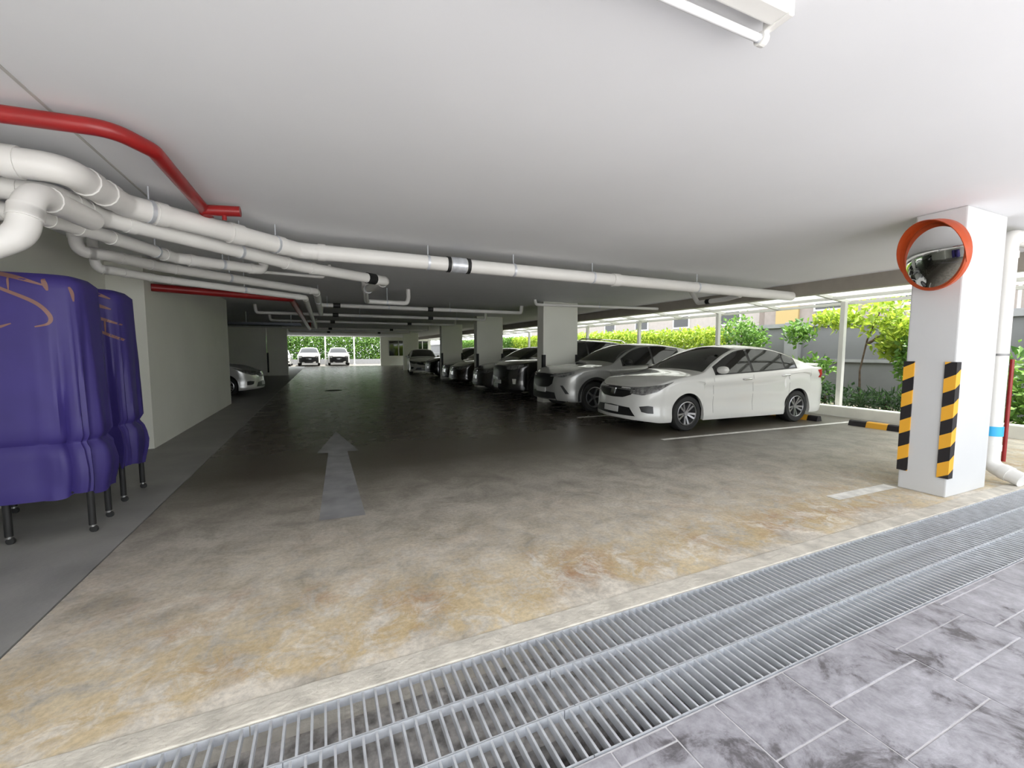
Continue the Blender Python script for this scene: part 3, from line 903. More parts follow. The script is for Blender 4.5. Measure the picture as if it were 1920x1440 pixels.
def bed(label, x0, x1, y0, y1, ztop, legs, strokes, seed, lean=0.0):
    rnd = random.Random(seed)
    cx, cy = (x0 + x1) / 2, (y0 + y1) / 2
    hx, hy = (x1 - x0) / 2, (y1 - y0) / 2
    t = thing('folded_bed', label, 'folded bed', (cx, cy, 0), 0, 'covered folded rollaway beds')
    n = 96
    ph = [rnd.uniform(0, 6.28) for _ in range(8)]
    rowsz = [0.30, 0.32, 0.36, 0.42, 0.50, 0.58, 0.64, 0.675, 0.69, 0.705, 0.74, 0.82, 0.95, 1.1, 1.25, 1.4, 1.55, 1.68, 1.78, 1.84]
    rowsz = [z * 1.0 for z in rowsz if z < ztop - 0.06] + [ztop - 0.05, ztop - 0.02, ztop - 0.005, ztop]
    vs, fs = [], []
    for j, z in enumerate(rowsz):
        if z < 0.69:
            g = 1.0 + 0.055 * math.sin(PI * (z - 0.30) / 0.39)
        else:
            g = 1.0 + 0.05 * max(0, (1.05 - z)) - 0.05 * max(0, (z - 1.3))
        seam = 0.03 * math.exp(-((z - 0.69) / 0.022) ** 2)
        top = max(0, z - (ztop - 0.05)) / 0.05
        sc = math.sqrt(max(0.0, 1 - top ** 2)) if top < 1 else 0.0
        for k in range(n):
            a = 2 * PI * k / n
            c, s = math.cos(a), math.sin(a)
            e = 0.42
            px = math.copysign(abs(c) ** e, c)
            py = math.copysign(abs(s) ** e, s)
            fold = 0.0
            amp = 0.014 * max(0, min(1, (1.75 - z) / 0.8))
            fold += amp * (math.sin(9 * a + ph[0]) + 0.7 * math.sin(17 * a + ph[1]) + 0.5 * math.sin(29 * a + ph[2] + 2 * z))
            if z < 0.69:
                fold += 0.016 * math.sin(6 * a + ph[3] + 7 * z) * math.sin(PI * (z - 0.3) / 0.39)
            inset = -0.06 * top if top < 1 else 0
            x = px * (hx * g - seam + inset * 0.8) + c * fold
            y = py * (hy * g - seam + inset * 0.8) + s * fold
            if top >= 1:
                x, y = x * 0.86, y * 0.8
            zz = z
            if j == 0:
                zz += 0.025 * math.sin(3 * a + ph[4]) + 0.015 * math.sin(7 * a + ph[5])
            vs.append((x + lean * (zz - 0.3), y, zz))
    J = len(rowsz)
    for j in range(J - 1):
        for k in range(n):
            fs.append((j * n + k, j * n + (k + 1) % n, (j + 1) * n + (k + 1) % n, (j + 1) * n + k))
    fs.append(tuple((J - 1) * n + k for k in range(n)))
    mb = MB().add(vs, fs)
    cov = mb.build('cover', M_PURP, t, 60, org=(0, 0, 0))
    bv = BVHTree.FromPolygons(vs, fs)
    for st, wd in strokes:
        pts = curve_pts(st, 10)
        q = MB()
        prev = None
        for i, p in enumerate(pts):
            tg = (pts[min(i + 1, len(pts) - 1)] - pts[max(i - 1, 0)]).normalized()
            nrm = Vector((-tg.z, 0, tg.x))
            f = i / (len(pts) - 1)
            ww = wd * (0.35 + 0.65 * math.sin(PI * min(1, 0.12 + 0.88 * f)))
            pair = []
            for sgn in (-1, 1):
                pp = p + nrm * ww / 2 * sgn
                h = bv.ray_cast(Vector((pp.x - cx, -3, pp.z)), Vector((0, 1, 0)))
                if h[0] is None:
                    pair = None
                    break
                pair.append((h[0] + Vector((0, -0.003, 0)))[:])
            if pair and prev:
                q.add([prev[0], prev[1], pair[1], pair[0]], [(0, 1, 2, 3)])
            prev = pair
        if q.v:
            q.build('lettering', M_GOLD, cov, org=(0, 0, 0))
    fr = MB()
    for yy in (y0 + 0.05, y1 - 0.05):
        fr.tube([(x0 + 0.06, yy, 0.33), (x1 - 0.06, yy, 0.33)], 0.018, 8)
    for xx in (x0 + 0.06, x1 - 0.06):
        fr.tube([(xx, y0 + 0.05, 0.33), (xx, y1 - 0.05, 0.33)], 0.018, 8)
    fr.box((x0 + 0.1, y0 + 0.06, 0.31), (x1 - 0.1, y1 - 0.06, 0.36))
    fr.build('frame', M_BLK, t)
    for (lx, ly) in legs:
        lg = MB().tube([(lx, ly, 0.06), (lx, ly, 0.36)], 0.022, 10).build('leg', M_BLK, t, True)
        MB().lathe([(0.001, ly - 0.012), (0.022, ly - 0.012), (0.026, ly - 0.006), (0.026, ly + 0.006), (0.022, ly + 0.012), (0.001, ly + 0.012)], 16, 'y', (lx + 0.006, 0, 0.026)).build('caster', M_TYRE, lg, True)
        MB().tube([(lx, ly, 0.045), (lx, ly, 0.075)], 0.018, 10).build('caster_stem', M_CHROME, lg, True)
    return t


A1 = [([(-2.14, 1.905), (-1.90, 1.855), (-1.73, 1.80)], 0.028), ([(-1.735, 1.845), (-1.715, 1.765)], 0.028), ([(-2.14, 1.86), (-1.93, 1.76), (-1.78, 1.68), (-1.715, 1.60), (-1.72, 1.54), (-1.79, 1.515)], 0.024), ([(-1.905, 1.86), (-1.905, 1.755)], 0.012),
      ([(-2.14, 1.50), (-2.0, 1.50), (-1.905, 1.535)], 0.02), ([(-1.615, 1.80), (-1.605, 1.76), (-1.60, 1.70)], 0.016)]
A2 = [([(-1.84, 1.86), (-1.74, 1.835), (-1.66, 1.80)], 0.03), ([(-1.84, 1.77), (-1.74, 1.74), (-1.66, 1.71)], 0.03), ([(-1.84, 1.645), (-1.72, 1.625), (-1.60, 1.575)], 0.026), ([(-1.84, 1.56), (-1.72, 1.51), (-1.62, 1.455), (-1.575, 1.42)], 0.024), ([(-1.70, 1.62), (-1.70, 1.50)], 0.014)]
bed('near folded bed under a purple cover with gold script', -2.46, -1.56, 4.02, 4.50, 1.885, [(-1.60, 4.10), (-2.03, 4.06), (-1.62, 4.42), (-2.38, 4.42), (-2.40, 4.10)], A1, 3)
bed('second folded bed under a purple cover behind the first', -2.46, -1.60, 4.80, 5.30, 1.885, [(-1.66, 4.83), (-1.65, 5.24), (-2.38, 4.85), (-2.38, 5.24)], A2, 11, lean=0.0)

# ================================================================== CARS
def paint(name, col, rough=0.25, metal=0.0):
    return mat(name, col, rough, metal=metal, coat=1.0)


P_WHITE = paint('white_car_paint', (0.66, 0.66, 0.63))
P_GREY = paint('pale_grey_car_paint', (0.33, 0.33, 0.315), 0.3, 0.35)
P_BLACK = paint('black_car_paint', (0.008, 0.008, 0.009))
P_MAROON = paint('dark_maroon_car_paint', (0.018, 0.010, 0.010))
P_GRAPH = paint('graphite_car_paint', (0.022, 0.019, 0.018), 0.3, 0.3)
P_SILV = paint('silver_car_paint', (0.62, 0.62, 0.60), 0.3, 0.4)
M_LAMP = mat('headlamp_lens', (0.16, 0.16, 0.155), 0.12, spec=0.8, var=0.5, vscale=18)
M_TAIL = mat('tail_lens', (0.38, 0.012, 0.012), 0.15, spec=0.8)
M_PLATE = mat('number_plate', (0.62, 0.62, 0.60), 0.4)
M_GRILLE = mat('grille_black', (0.010, 0.010, 0.011), 0.35)
M_SEAM = mat('panel_gap', (0.22, 0.22, 0.21), 0.8)

TYRE_MESH = {}


def wheel_meshes(r, wd, spokes):
    key = (r, wd, spokes)
    if key in TYRE_MESH:
        return TYRE_MESH[key]
    h = wd / 2
    ty = MB().lathe([(r * 0.66, -h * 0.8), (r * 0.74, -h), (r * 0.93, -h * 0.98), (r, -h * 0.72), (r, h * 0.72), (r * 0.93, h * 0.98), (r * 0.74, h), (r * 0.66, h * 0.8), (r * 0.66, -h * 0.8)], 40, 'y')
    tm = ty.mesh('tyre', 40)
    tm.materials.append(M_TYRE)
    rm = MB().lathe([(r * 0.68, -h * 0.93), (r * 0.64, -h * 0.97), (r * 0.61, -h * 0.85), (r * 0.60, h * 0.6)], 36, 'y')
    rm.lathe([(0.001, -h * 0.72), (r * 0.13, -h * 0.72), (r * 0.16, -h * 0.5), (r * 0.16, h * 0.2)], 18, 'y')
    for k in range(spokes):
        a = 2 * PI * (k + (0.16 if k % 2 else -0.16) if spokes >= 10 else k) / spokes
        w0, w1 = r * 0.045, r * 0.06
        ca, sa = math.cos(a), math.sin(a)
        vs = []
        for rad, ww, yy in ((r * 0.12, w0, -h * 0.62), (r * 0.63, w1, -h * 0.88)):
            for dy in (0.0, h * 0.35):
                for s in (-1, 1):
                    vs.append((ca * rad - sa * ww * s, yy + dy, sa * rad + ca * ww * s))
        rm.add(vs, [(0, 1, 5, 4), (2, 6, 7, 3), (0, 4, 6, 2), (1, 3, 7, 5), (4, 5, 7, 6), (0, 2, 3, 1)])
    rmm = rm.mesh('rim', 35)
    rmm.materials.append(M_ALLOY)
    bk = MB().lathe([(0.001, -h * 0.1), (r * 0.62, -h * 0.1), (r * 0.62, h * 0.5)], 24, 'y')
    bkm = bk.mesh('brake_back', 40)
    bkm.materials.append(M_DARK)
    TYRE_MESH[key] = (tm, rmm, bkm)
    return TYRE_MESH[key]


def make_car(label, loc, rz, S, body_mat, detail=2, name='car', group='parked cars'):
    L, W, Hh = S['L'], S['W'], S['H']
    hwm = W / 2
    r = S['r']
    axf, axr = S['axf'], S['axr']
    ra = r + S.get('gap', 0.055)
    zt = pchip(S['top'])
    zb = pchip(S['belt'])
    rock = S.get('rock', 0.2)
    sp = pchip(S['side'])
    fx = pchip(S['nose'])
    rx = pchip(S['tail'])
    tum = S.get('tum', 0.36)
    nf, nr = S.get('nf', 0.20), S.get('nr', 0.16)

    def hw(x):
        def el(d, amt, ln):
            if d >= ln:
                return 0.0
            return amt * (1 - math.sqrt(max(0.0, 1 - (1 - d / ln) ** 2)))
        return hwm * (1 - el(x, nf * 1.75, 0.52) - el(L - x, nr * 1.9, 0.42))

    def zlow(x):
        z = rock + 0.03 * max(0, 1 - x / 0.3) + 0.06 * max(0, 1 - (L - x) / 0.4)
        for xc in (axf, axr):
            if abs(x - xc) < ra:
                z = max(z, r + math.sqrt(max(0, ra * ra - (x - xc) ** 2)))
        return z

    def ze(x):
        return max(zt(x) - 0.03 - 0.03 * min(1, max(0, zt(x) - zb(x)) / 0.3), zb(x) + 0.012)

    def ytop(x):
        g = ze(x) - zb(x)
        return hw(x) * 0.965 - 0.015 - tum * g - min(0.05, 0.25 * g)

    xs = set(round(L * k / 84, 4) for k in range(85))
    for xc in (axf, axr):
        xs = set(x for x in xs if abs(x - xc) > ra + 0.012)
        for k in range(25):
            xs.add(round(xc - ra * math.cos(PI * k / 24), 4))
        xs.add(round(xc - ra - 0.006, 4))
        xs.add(round(xc + ra + 0.006, 4))
    for q in (0.002, 0.006, 0.012, 0.02, 0.03, 0.045, 0.065, 0.09, 0.12, 0.16, L - 0.002, L - 0.006, L - 0.012, L - 0.02, L - 0.03, L - 0.045, L - 0.065, L - 0.09, L - 0.12, L - 0.16):
        xs.add(q)
    xs = sorted(xs)

    def deform(x, y, z):
        wf = max(0.0, 1 - x / 0.75) ** 2
        wr = max(0.0, 1 - (L - x) / 0.75) ** 2
        return (x + wf * (fx(z) + S.get('bowf', 0.20) * (y / hwm) ** 2) - wr * (rx(z) + S.get('bowr', 0.14) * (y / hwm) ** 2), y, z)

    def section(x):
        h, b_, t_, e = hw(x), zb(x), zt(x), ze(x)
        yt = ytop(x)
        pts = [(0, t_)]
        for s in (0.3, 0.58, 0.82, 0.94, 1.0):
            pts.append((yt * s, t_ - (t_ - e) * s ** 2.5))
        yb_ = h * 0.965
        C = (yt + min(0.05, 0.25 * (e - b_)) + 0.006, e)
        for t in (0.12, 0.28, 0.46, 0.64, 0.82, 1.0):
            pts.append(((1 - t) ** 2 * yt + 2 * t * (1 - t) * C[0] + t * t * yb_, (1 - t) ** 2 * e + 2 * t * (1 - t) * C[1] + t * t * b_))
        zs = b_ - 0.028
        lo = zlow(x)
        pts.append((h * 0.987, zs))
        fade = max(0.0, min(1.0, (x - 0.9) / 0.5)) * max(0.0, min(1.0, (L - 0.02 - x) / 0.1)) * S.get('crease', 0.02)
        for t, cr in ((0.07, 0.2), (0.13, 0.6), (0.19, -0.9), (0.30, -0.6), (0.42, 0), (0.53, 0), (0.64, 0), (0.76, 0), (0.87, 0), (0.95, 0), (1.0, 0)):
            z = zs + (lo - zs) * t
            pts.append((h * sp(z) + cr * fade, z))
        pts.append((h * sp(lo) - 0.05, lo + 0.012))
        return pts

    secs = [section(x) for x in xs]
    K = len(secs[0])
    vs, fs = [], []
    for x, s in zip(xs, secs):
        for k in range(K):
            vs.append(deform(x, s[k][0], s[k][1]))
        for k in range(1, K):
            vs.append(deform(x, -s[k][0], s[k][1]))
    Wd = 2 * K - 1

    def idx(i, k):
        return i * Wd + (k if k >= 0 else K - 1 - k)
    for i in range(len(xs) - 1):
        for k in range(K - 1):
            fs.append((idx(i, k), idx(i + 1, k), idx(i + 1, k + 1), idx(i, k + 1)))
            kk, k2 = (-k if k else 0), -(k + 1)
            fs.append((idx(i, kk), idx(i, k2), idx(i + 1, k2), idx(i + 1, kk)))
    for x, s, fl_ in ((xs[0], secs[0], 0), (xs[-1], secs[-1], 1)):
        o = len(vs)
        m_ = 12
        for k in range(K):
            for j in range(m_ + 1):
                vs.append(deform(x, s[k][0] * (2 * j / m_ - 1), s[k][1]))
        for k in range(K - 1):
            for j in range(m_):
                fs.append((o + k * (m_ + 1) + j, o + k * (m_ + 1) + j + 1, o + (k + 1) * (m_ + 1) + j + 1, o + (k + 1) * (m_ + 1) + j))
    root = thing(name, label, 'car', loc, rz, group)
    # weld and build body
    me = bpy.data.meshes.new('body')
    me.from_pydata(vs, [], fs)
    bm = bmesh.new()
    bm.from_mesh(me)
    bmesh.ops.remove_doubles(bm, verts=bm.verts[:], dist=0.0008)
    bmesh.ops.recalc_face_normals(bm, faces=bm.faces[:])
    bm.to_mesh(me)
    bv = BVHTree.FromBMesh(bm)
    bm.free()
    me.shade_smooth()
    me.set_sharp_from_angle(angle=R(50))
    me.materials.append(body_mat)
    bo = bpy.data.objects.new('body', me)
    COL.objects.link(bo)
    bo.parent = root
    CTR = Vector((L / 2, 0, 0.6))

    def cast(o, d):
        h = bv.ray_cast(o, d)
        if h[0] is None:
            h = bv.find_nearest(o + d * 4.0)
            nn_ = h[1]
            return h[0], (nn_ if nn_.dot(d) < 0 else -nn_)
        nn_ = h[1]
        return h[0], (nn_ if nn_.dot(d) < 0 else -nn_)

    AX = {'x': (Vector((1, 0, 0)), Vector((0, 1, 0)), Vector((0, 0, 1))),
          'X': (Vector((-1, 0, 0)), Vector((0, 1, 0)), Vector((0, 0, 1))),
          'r': (Vector((0, 1, 0)), Vector((1, 0, 0)), Vector((0, 0, 1))),
          'l': (Vector((0, -1, 0)), Vector((1, 0, 0)), Vector((0, 0, 1))),
          't': (Vector((0, 0, -1)), Vector((1, 0, 0)), Vector((0, 1, 0))),
          'fr': (Vector((1, 1, 0)).normalized(), Vector((1, -1, 0)).normalized(), Vector((0, 0, 1))),
          'fl': (Vector((1, -1, 0)).normalized(), Vector((1, 1, 0)).normalized(), Vector((0, 0, 1))),
          'br': (Vector((-1, 1, 0)).normalized(), Vector((-1, -1, 0)).normalized(), Vector((0, 0, 1))),
          'bl': (Vector((-1, -1, 0)).normalized(), Vector((-1, 1, 0)).normalized(), Vector((0, 0, 1)))}

    def resample(c, n):
        P = [Vector((a, b, 0)) for a, b in c]
        ds = [0]
        for a, b in zip(P[:-1], P[1:]):
            ds.append(ds[-1] + (b - a).length)
        out = []
        for i in range(n):
            s = ds[-1] * i / (n - 1)
            j = 0
            while j < len(P) - 2 and s > ds[j + 1]:
                j += 1
            t = (s - ds[j]) / max(1e-9, ds[j + 1] - ds[j])
            out.append(P[j].lerp(P[j + 1], min(1, max(0, t))))
        return out

    def decal(nm, A, B, axis, m, off=0.004, n=16, rows_=5, parent=None, depth=0.012):
        d, U, V = AX[axis]
        a, b = resample(A, n), resample(B, n)
        pv = []
        for j in range(rows_ + 1):
            for i in range(n):
                p = a[i].lerp(b[i], j / rows_)
                o = U * p.x + V * p.y - d * 6.0
                h, nn_ = cast(o, d)
                pv.append((h + nn_ * off, h - nn_ * depth))
        q = MB()
        o_ = [p[0][:] for p in pv]
        fsq = [(j * n + i, j * n + i + 1, (j + 1) * n + i + 1, (j + 1) * n + i) for j in range(rows_) for i in range(n - 1)]
        border = [i for i in range(n)] + [j * n + n - 1 for j in range(1, rows_ + 1)] + [rows_ * n + i for i in range(n - 2, -1, -1)] + [j * n for j in range(rows_ - 1, 0, -1)]
        bb = len(o_)
        for i in border:
            o_.append(pv[i][1][:])
        nb_ = len(border)
        for i in range(nb_):
            fsq.append((border[i], border[(i + 1) % nb_], bb + (i + 1) % nb_, bb + i))
        q.add(o_, fsq)
        return q.build(nm, m, parent or root, 35, org=(0, 0, 0))

    # ---- glass
    xc, xrf, xrr, xrb = S['ws0'], S['ws1'], S['rw0'], S['rw1']

    def frange(a, b, n):
        return [a + (b - a) * i / (n - 1) for i in range(n)]
    X = frange(xc, xrf, 14)
    decal('windshield', [(x, ytop(x) - 0.03) for x in X], [(x, -ytop(x) + 0.03) for x in X], 't', M_GLASS, 0.004, 14, 12)
    X = frange(xrr, xrb, 12)
    decal('rear_window', [(x, ytop(x) - 0.05) for x in X], [(x, -ytop(x) + 0.05) for x in X], 't', M_GLASS, 0.004, 12, 10)
    win = S['win']
    lo_ = lambda x: zb(x) + 0.025
    up_ = lambda x: max(ze(x) - S.get('wup', 0.035), lo_(x) + 0.004)
    for sd in ('r', 'l'):
        X = frange(win[0][0] - 0.05, win[-1][1] + 0.04, 34)
        decal('window_trim', [(x, lo_(x) - 0.018) for x in X], [(x, up_(x) + 0.012) for x in X], sd, M_DARK, 0.002, 34, 6)
        for (a, b) in win:
            X = frange(a, b, 16)
            decal('side_window', [(x, lo_(x)) for x in X], [(x, up_(x)) for x in X], sd, M_GLASS, 0.006, 16, 6)
    # ---- lights, grille, bumper openings
    for nm, A, B, ax, mk in S['decals']:
        axs = {'f': ('fr', 'fl'), 'b': ('br', 'bl'), 's': ('r', 'l')}.get(ax, (ax,))
        for a_ in axs:
            decal(nm, A, B, a_, mk, 0.014 if nm in ('number_plate', 'emblem', 'headlight_strip') else 0.005)
    if S.get('clad'):
        for sd in ('r', 'l'):
            for xc_ in (axf, axr):
                an = frange(-0.06 * PI, 1.06 * PI, 22)
                decal('arch_trim', [(xc_ + (ra + 0.002) * math.cos(a), r + (ra + 0.002) * math.sin(a)) for a in an], [(xc_ + (ra + 0.06) * math.cos(a), r + (ra + 0.06) * math.sin(a)) for a in an], sd, M_DARK, 0.008, 22, 2)
    if detail >= 1:
        for x_ in S['doors']:
            for sd in ('r', 'l'):
                decal('door_gap', [(x_ - 0.0025, zb(x_) - 0.03), (x_ + S.get('dl', 0.0) - 0.0025, rock + 0.12)], [(x_ + 0.0025, zb(x_) - 0.03), (x_ + S.get('dl', 0.0) + 0.0025, rock + 0.12)], sd, M_SEAM, 0.0015, 10, 1, depth=0.004)
        for x_ in S['handles']:
            for s in (-1, 1):
                z_ = zb(x_) - 0.10
                h, nn_ = cast(Vector((x_, s * 5, z_)), Vector((0, -s, 0)))
                MB().tube([h + Vector((-0.10, 0, 0)), h + Vector((-0.08, s * 0.028, 0)), h + Vector((0.07, s * 0.03, 0.004)), h + Vector((0.10, 0, 0.004))], [0.012, 0.016, 0.016, 0.012], 10).build('door_handle', S.get('hmat', M_CHROME), root, True, org=(0, 0, 0))
        for s in (-1, 1):
            x_ = S['mir']
            yb_ = hw(x_) * 0.965
            z_ = zb(x_) + 0.10
            q = MB()
            ell = []
            for i in range(9):
                f = -1 + 2 * i / 8
                rad = math.sqrt(max(0.02, 1 - abs(f) ** 2.6))
                for k in range(12):
                    a = 2 * PI * k / 12
                    ell.append((x_ + 0.03 * f + 0.055 * rad * math.cos(a) + 0.0, s * (yb_ + 0.105 + 0.095 * f), z_ + 0.065 * rad * math.sin(a)))
            q.add(ell, [(i * 12 + k, i * 12 + (k + 1) % 12, i * 12 + 12 + (k + 1) % 12, i * 12 + 12 + k) for i in range(8) for k in range(12)] + [tuple(range(12)), tuple(8 * 12 + k for k in range(12))])
            mo = q.build('side_mirror', S.get('mirmat', body_mat), root, 60, org=(0, 0, 0))
            MB().tube([(x_ + 0.01, s * (yb_ - 0.02), z_ - 0.05), (x_ + 0.01, s * (yb_ + 0.06), z_ - 0.04)], 0.02, 8).build('mirror_arm', M_DARK, mo, True, org=(0, 0, 0))
    # ---- underbody, wells, wheels
    ub = MB().box((0.25, -hwm + 0.12, rock + 0.01), (axf - ra, hwm - 0.12, rock + 0.06)).box((axf + ra, -hwm + 0.06, rock + 0.01), (axr - ra, hwm - 0.06, rock + 0.06)).box((axr + ra, -hwm + 0.12, rock + 0.05), (L - 0.2, hwm - 0.12, rock + 0.1))
    ub.box((axf - ra, -hwm + 0.34, rock + 0.01), (axf + ra, hwm - 0.34, rock + 0.06)).box((axr - ra, -hwm + 0.34, rock + 0.01), (axr + ra, hwm - 0.34, rock + 0.06))
    ub.build('underbody', M_UNDER, root, org=(0, 0, 0))
    tm, rmm, bkm = wheel_meshes(r, 0.2, S.get('spokes', 10))
    for xc_ in (axf, axr):
        for s in (-1, 1):
            y_ = hw(xc_) * 0.99 - 0.012 - 0.1
            wl = MB()
            pr_ = [(xc_ + (ra + 0.01) * math.cos(PI * k / 16 ), r + (ra + 0.01) * math.sin(PI * k / 16)) for k in range(17)]
            yo, yi = s * (hw(xc_) - 0.05), s * (hwm - 0.36)
            wl.add([(a, yo, b) for a, b in pr_] + [(a, yi, b) for a, b in pr_], [(k, k + 1, 18 + k, 17 + k) for k in range(16)] + [tuple(17 + k for k in range(17))])
            wl.build('wheel_well', M_UNDER, root, org=(0, 0, 0))
            wo = inst(tm, 'wheel', root, (xc_, s * y_, r), rz=0 if s < 0 else PI)
            inst(rmm, 'rim', wo, (0, 0, 0))
            inst(bkm, 'brake_disc', wo, (0, 0, 0))
    return root


def frng(a, b, n):
    return [a + (b - a) * i / (n - 1) for i in range(n)]


SIDE = [(0.15, 0.965), (0.24, 0.995), (0.32, 0.988), (0.42, 0.972), (0.55, 0.985), (0.70, 0.998), (0.80, 1.0), (0.90, 0.992), (1.1, 0.985)]
SEDAN = dict(L=4.44, W=1.695, H=1.47, r=0.30, axf=0.88, axr=3.48, rock=0.17, gap=0.045,
             top=[(0, 0.735), (0.12, 0.775), (0.35, 0.85), (0.75, 0.935), (1.12, 0.985), (1.22, 1.01), (1.55, 1.19), (1.9, 1.36), (2.15, 1.44), (2.5, 1.47), (2.85, 1.455), (3.2, 1.385), (3.55, 1.255), (3.85, 1.125), (4.0, 1.075), (4.2, 1.06), (4.36, 1.065), (4.44, 1.03)],
             belt=[(0, 0.70), (0.3, 0.80), (0.8, 0.89), (1.2, 0.915), (1.5, 0.925), (2.5, 0.965), (3.4, 1.015), (3.8, 1.035), (4.2, 1.03), (4.44, 0.99)],
             side=SIDE, nose=[(0.15, 0.04), (0.22, -0.01), (0.36, 0.0), (0.5, 0.015), (0.6, 0.03), (0.70, 0.06), (0.8, 0.16)], tail=[(0.2, 0.08), (0.35, 0.02), (0.55, 0.0), (0.75, 0.04), (0.95, 0.05), (1.05, 0.0)],
             ws0=1.26, ws1=2.08, rw0=2.98, rw1=3.86, win=[(1.52, 2.30), (2.36, 3.12), (3.16, 3.42)], doors=[1.42, 2.33, 3.24], handles=[2.16, 3.12], mir=1.52, nf=0.22, nr=0.14, tum=0.40,
             decals=[('headlight', [(0.36, 0.735), (0.60, 0.752), (0.90, 0.80), (1.04, 0.845)], [(0.36, 0.635), (0.58, 0.615), (0.80, 0.68), (1.04, 0.84)], 'f', M_LAMP),
                     ('grille', [(-0.50, 0.735), (0, 0.735), (0.50, 0.735)], [(-0.44, 0.615), (-0.28, 0.56), (0, 0.55), (0.28, 0.56), (0.44, 0.615)], 'x', M_GRILLE),
                     ('lower_grille', [(-0.44, 0.40), (0, 0.42), (0.44, 0.40)], [(-0.56, 0.265), (0, 0.255), (0.56, 0.265)], 'x', M_GRILLE),
                     ('fog_light', [(0.52, 0.43), (0.66, 0.45), (0.74, 0.44)], [(0.56, 0.345), (0.66, 0.325), (0.75, 0.325)], 'f', M_GRILLE),
                     ('number_plate', [(-0.20, 0.40), (0.20, 0.40)], [(-0.20, 0.30), (0.20, 0.30)], 'x', M_PLATE),
                     ('grille_bar', [(-0.50, 0.70), (0, 0.705), (0.50, 0.70)], [(-0.50, 0.685), (0, 0.69), (0.50, 0.685)], 'x', M_CHROME),
                     ('emblem', [(-0.06, 0.70), (0.06, 0.70)], [(-0.05, 0.60), (0.05, 0.60)], 'x', M_CHROME),
                     ('tail_light', [(-2.62, 0.97), (-2.48, 1.0), (-2.36, 0.99)], [(-2.60, 0.84), (-2.48, 0.83), (-2.40, 0.84)], 'b', M_TAIL)])


def sedan_extras(root, L, bm_):
    q = MB()
    pts = []
    for k in range(15):
        y = -0.66 + 1.32 * k / 14
        xx = L - 0.10 - 0.09 * (y / 0.66) ** 2
        pts.append([(xx - 0.14, y, 1.065), (xx, y, 1.105), (xx + 0.01, y, 1.095), (xx - 0.02, y, 1.05)])
    q.add([p for s in pts for p in s], [(4 * i + k, 4 * i + (k + 1) % 4, 4 * i + 4 + (k + 1) % 4, 4 * i + 4 + k) for i in range(14) for k in range(4)] + [(0, 1, 2, 3), (56, 57, 58, 59)])
    q.build('spoiler', bm_, root, 40, org=(0, 0, 0))


WS = dict(SEDAN)
_g = lambda x: x if x < 0.3 else x * 1.025 + 0.045 * min(1.0, (x - 0.3) / 0.4)
for _k in ('top', 'belt'):
    WS[_k] = [(_g(a), b) for a, b in SEDAN[_k]]
for _k in ('L', 'axf', 'axr', 'ws0', 'ws1', 'rw0', 'rw1', 'mir'):
    WS[_k] = _g(SEDAN[_k])
WS['win'] = [(_g(a), _g(b)) for a, b in SEDAN['win']]
WS['doors'] = [_g(a) for a in SEDAN['doors']]
WS['handles'] = [_g(a) for a in SEDAN['handles']]
WS['decals'] = [(a, [(p + 0.02, q) for p, q in b], [(p + 0.02, q) for p, q in c], d, e) if a == 'tail_light' else (a, b, c, d, e) for a, b, c, d, e in SEDAN['decals']]
white = make_car('white sedan with alloy wheels parked nearest the camera', (4.67, 6.16, 0), R(-2.6), WS, P_WHITE, 2)
sedan_extras(white, WS['L'], P_WHITE)
SUVSIDE = [(0.15, 0.95), (0.26, 0.985), (0.36, 0.99), (0.5, 0.982), (0.65, 0.992), (0.82, 1.0), (0.95, 0.995), (1.2, 0.985)]
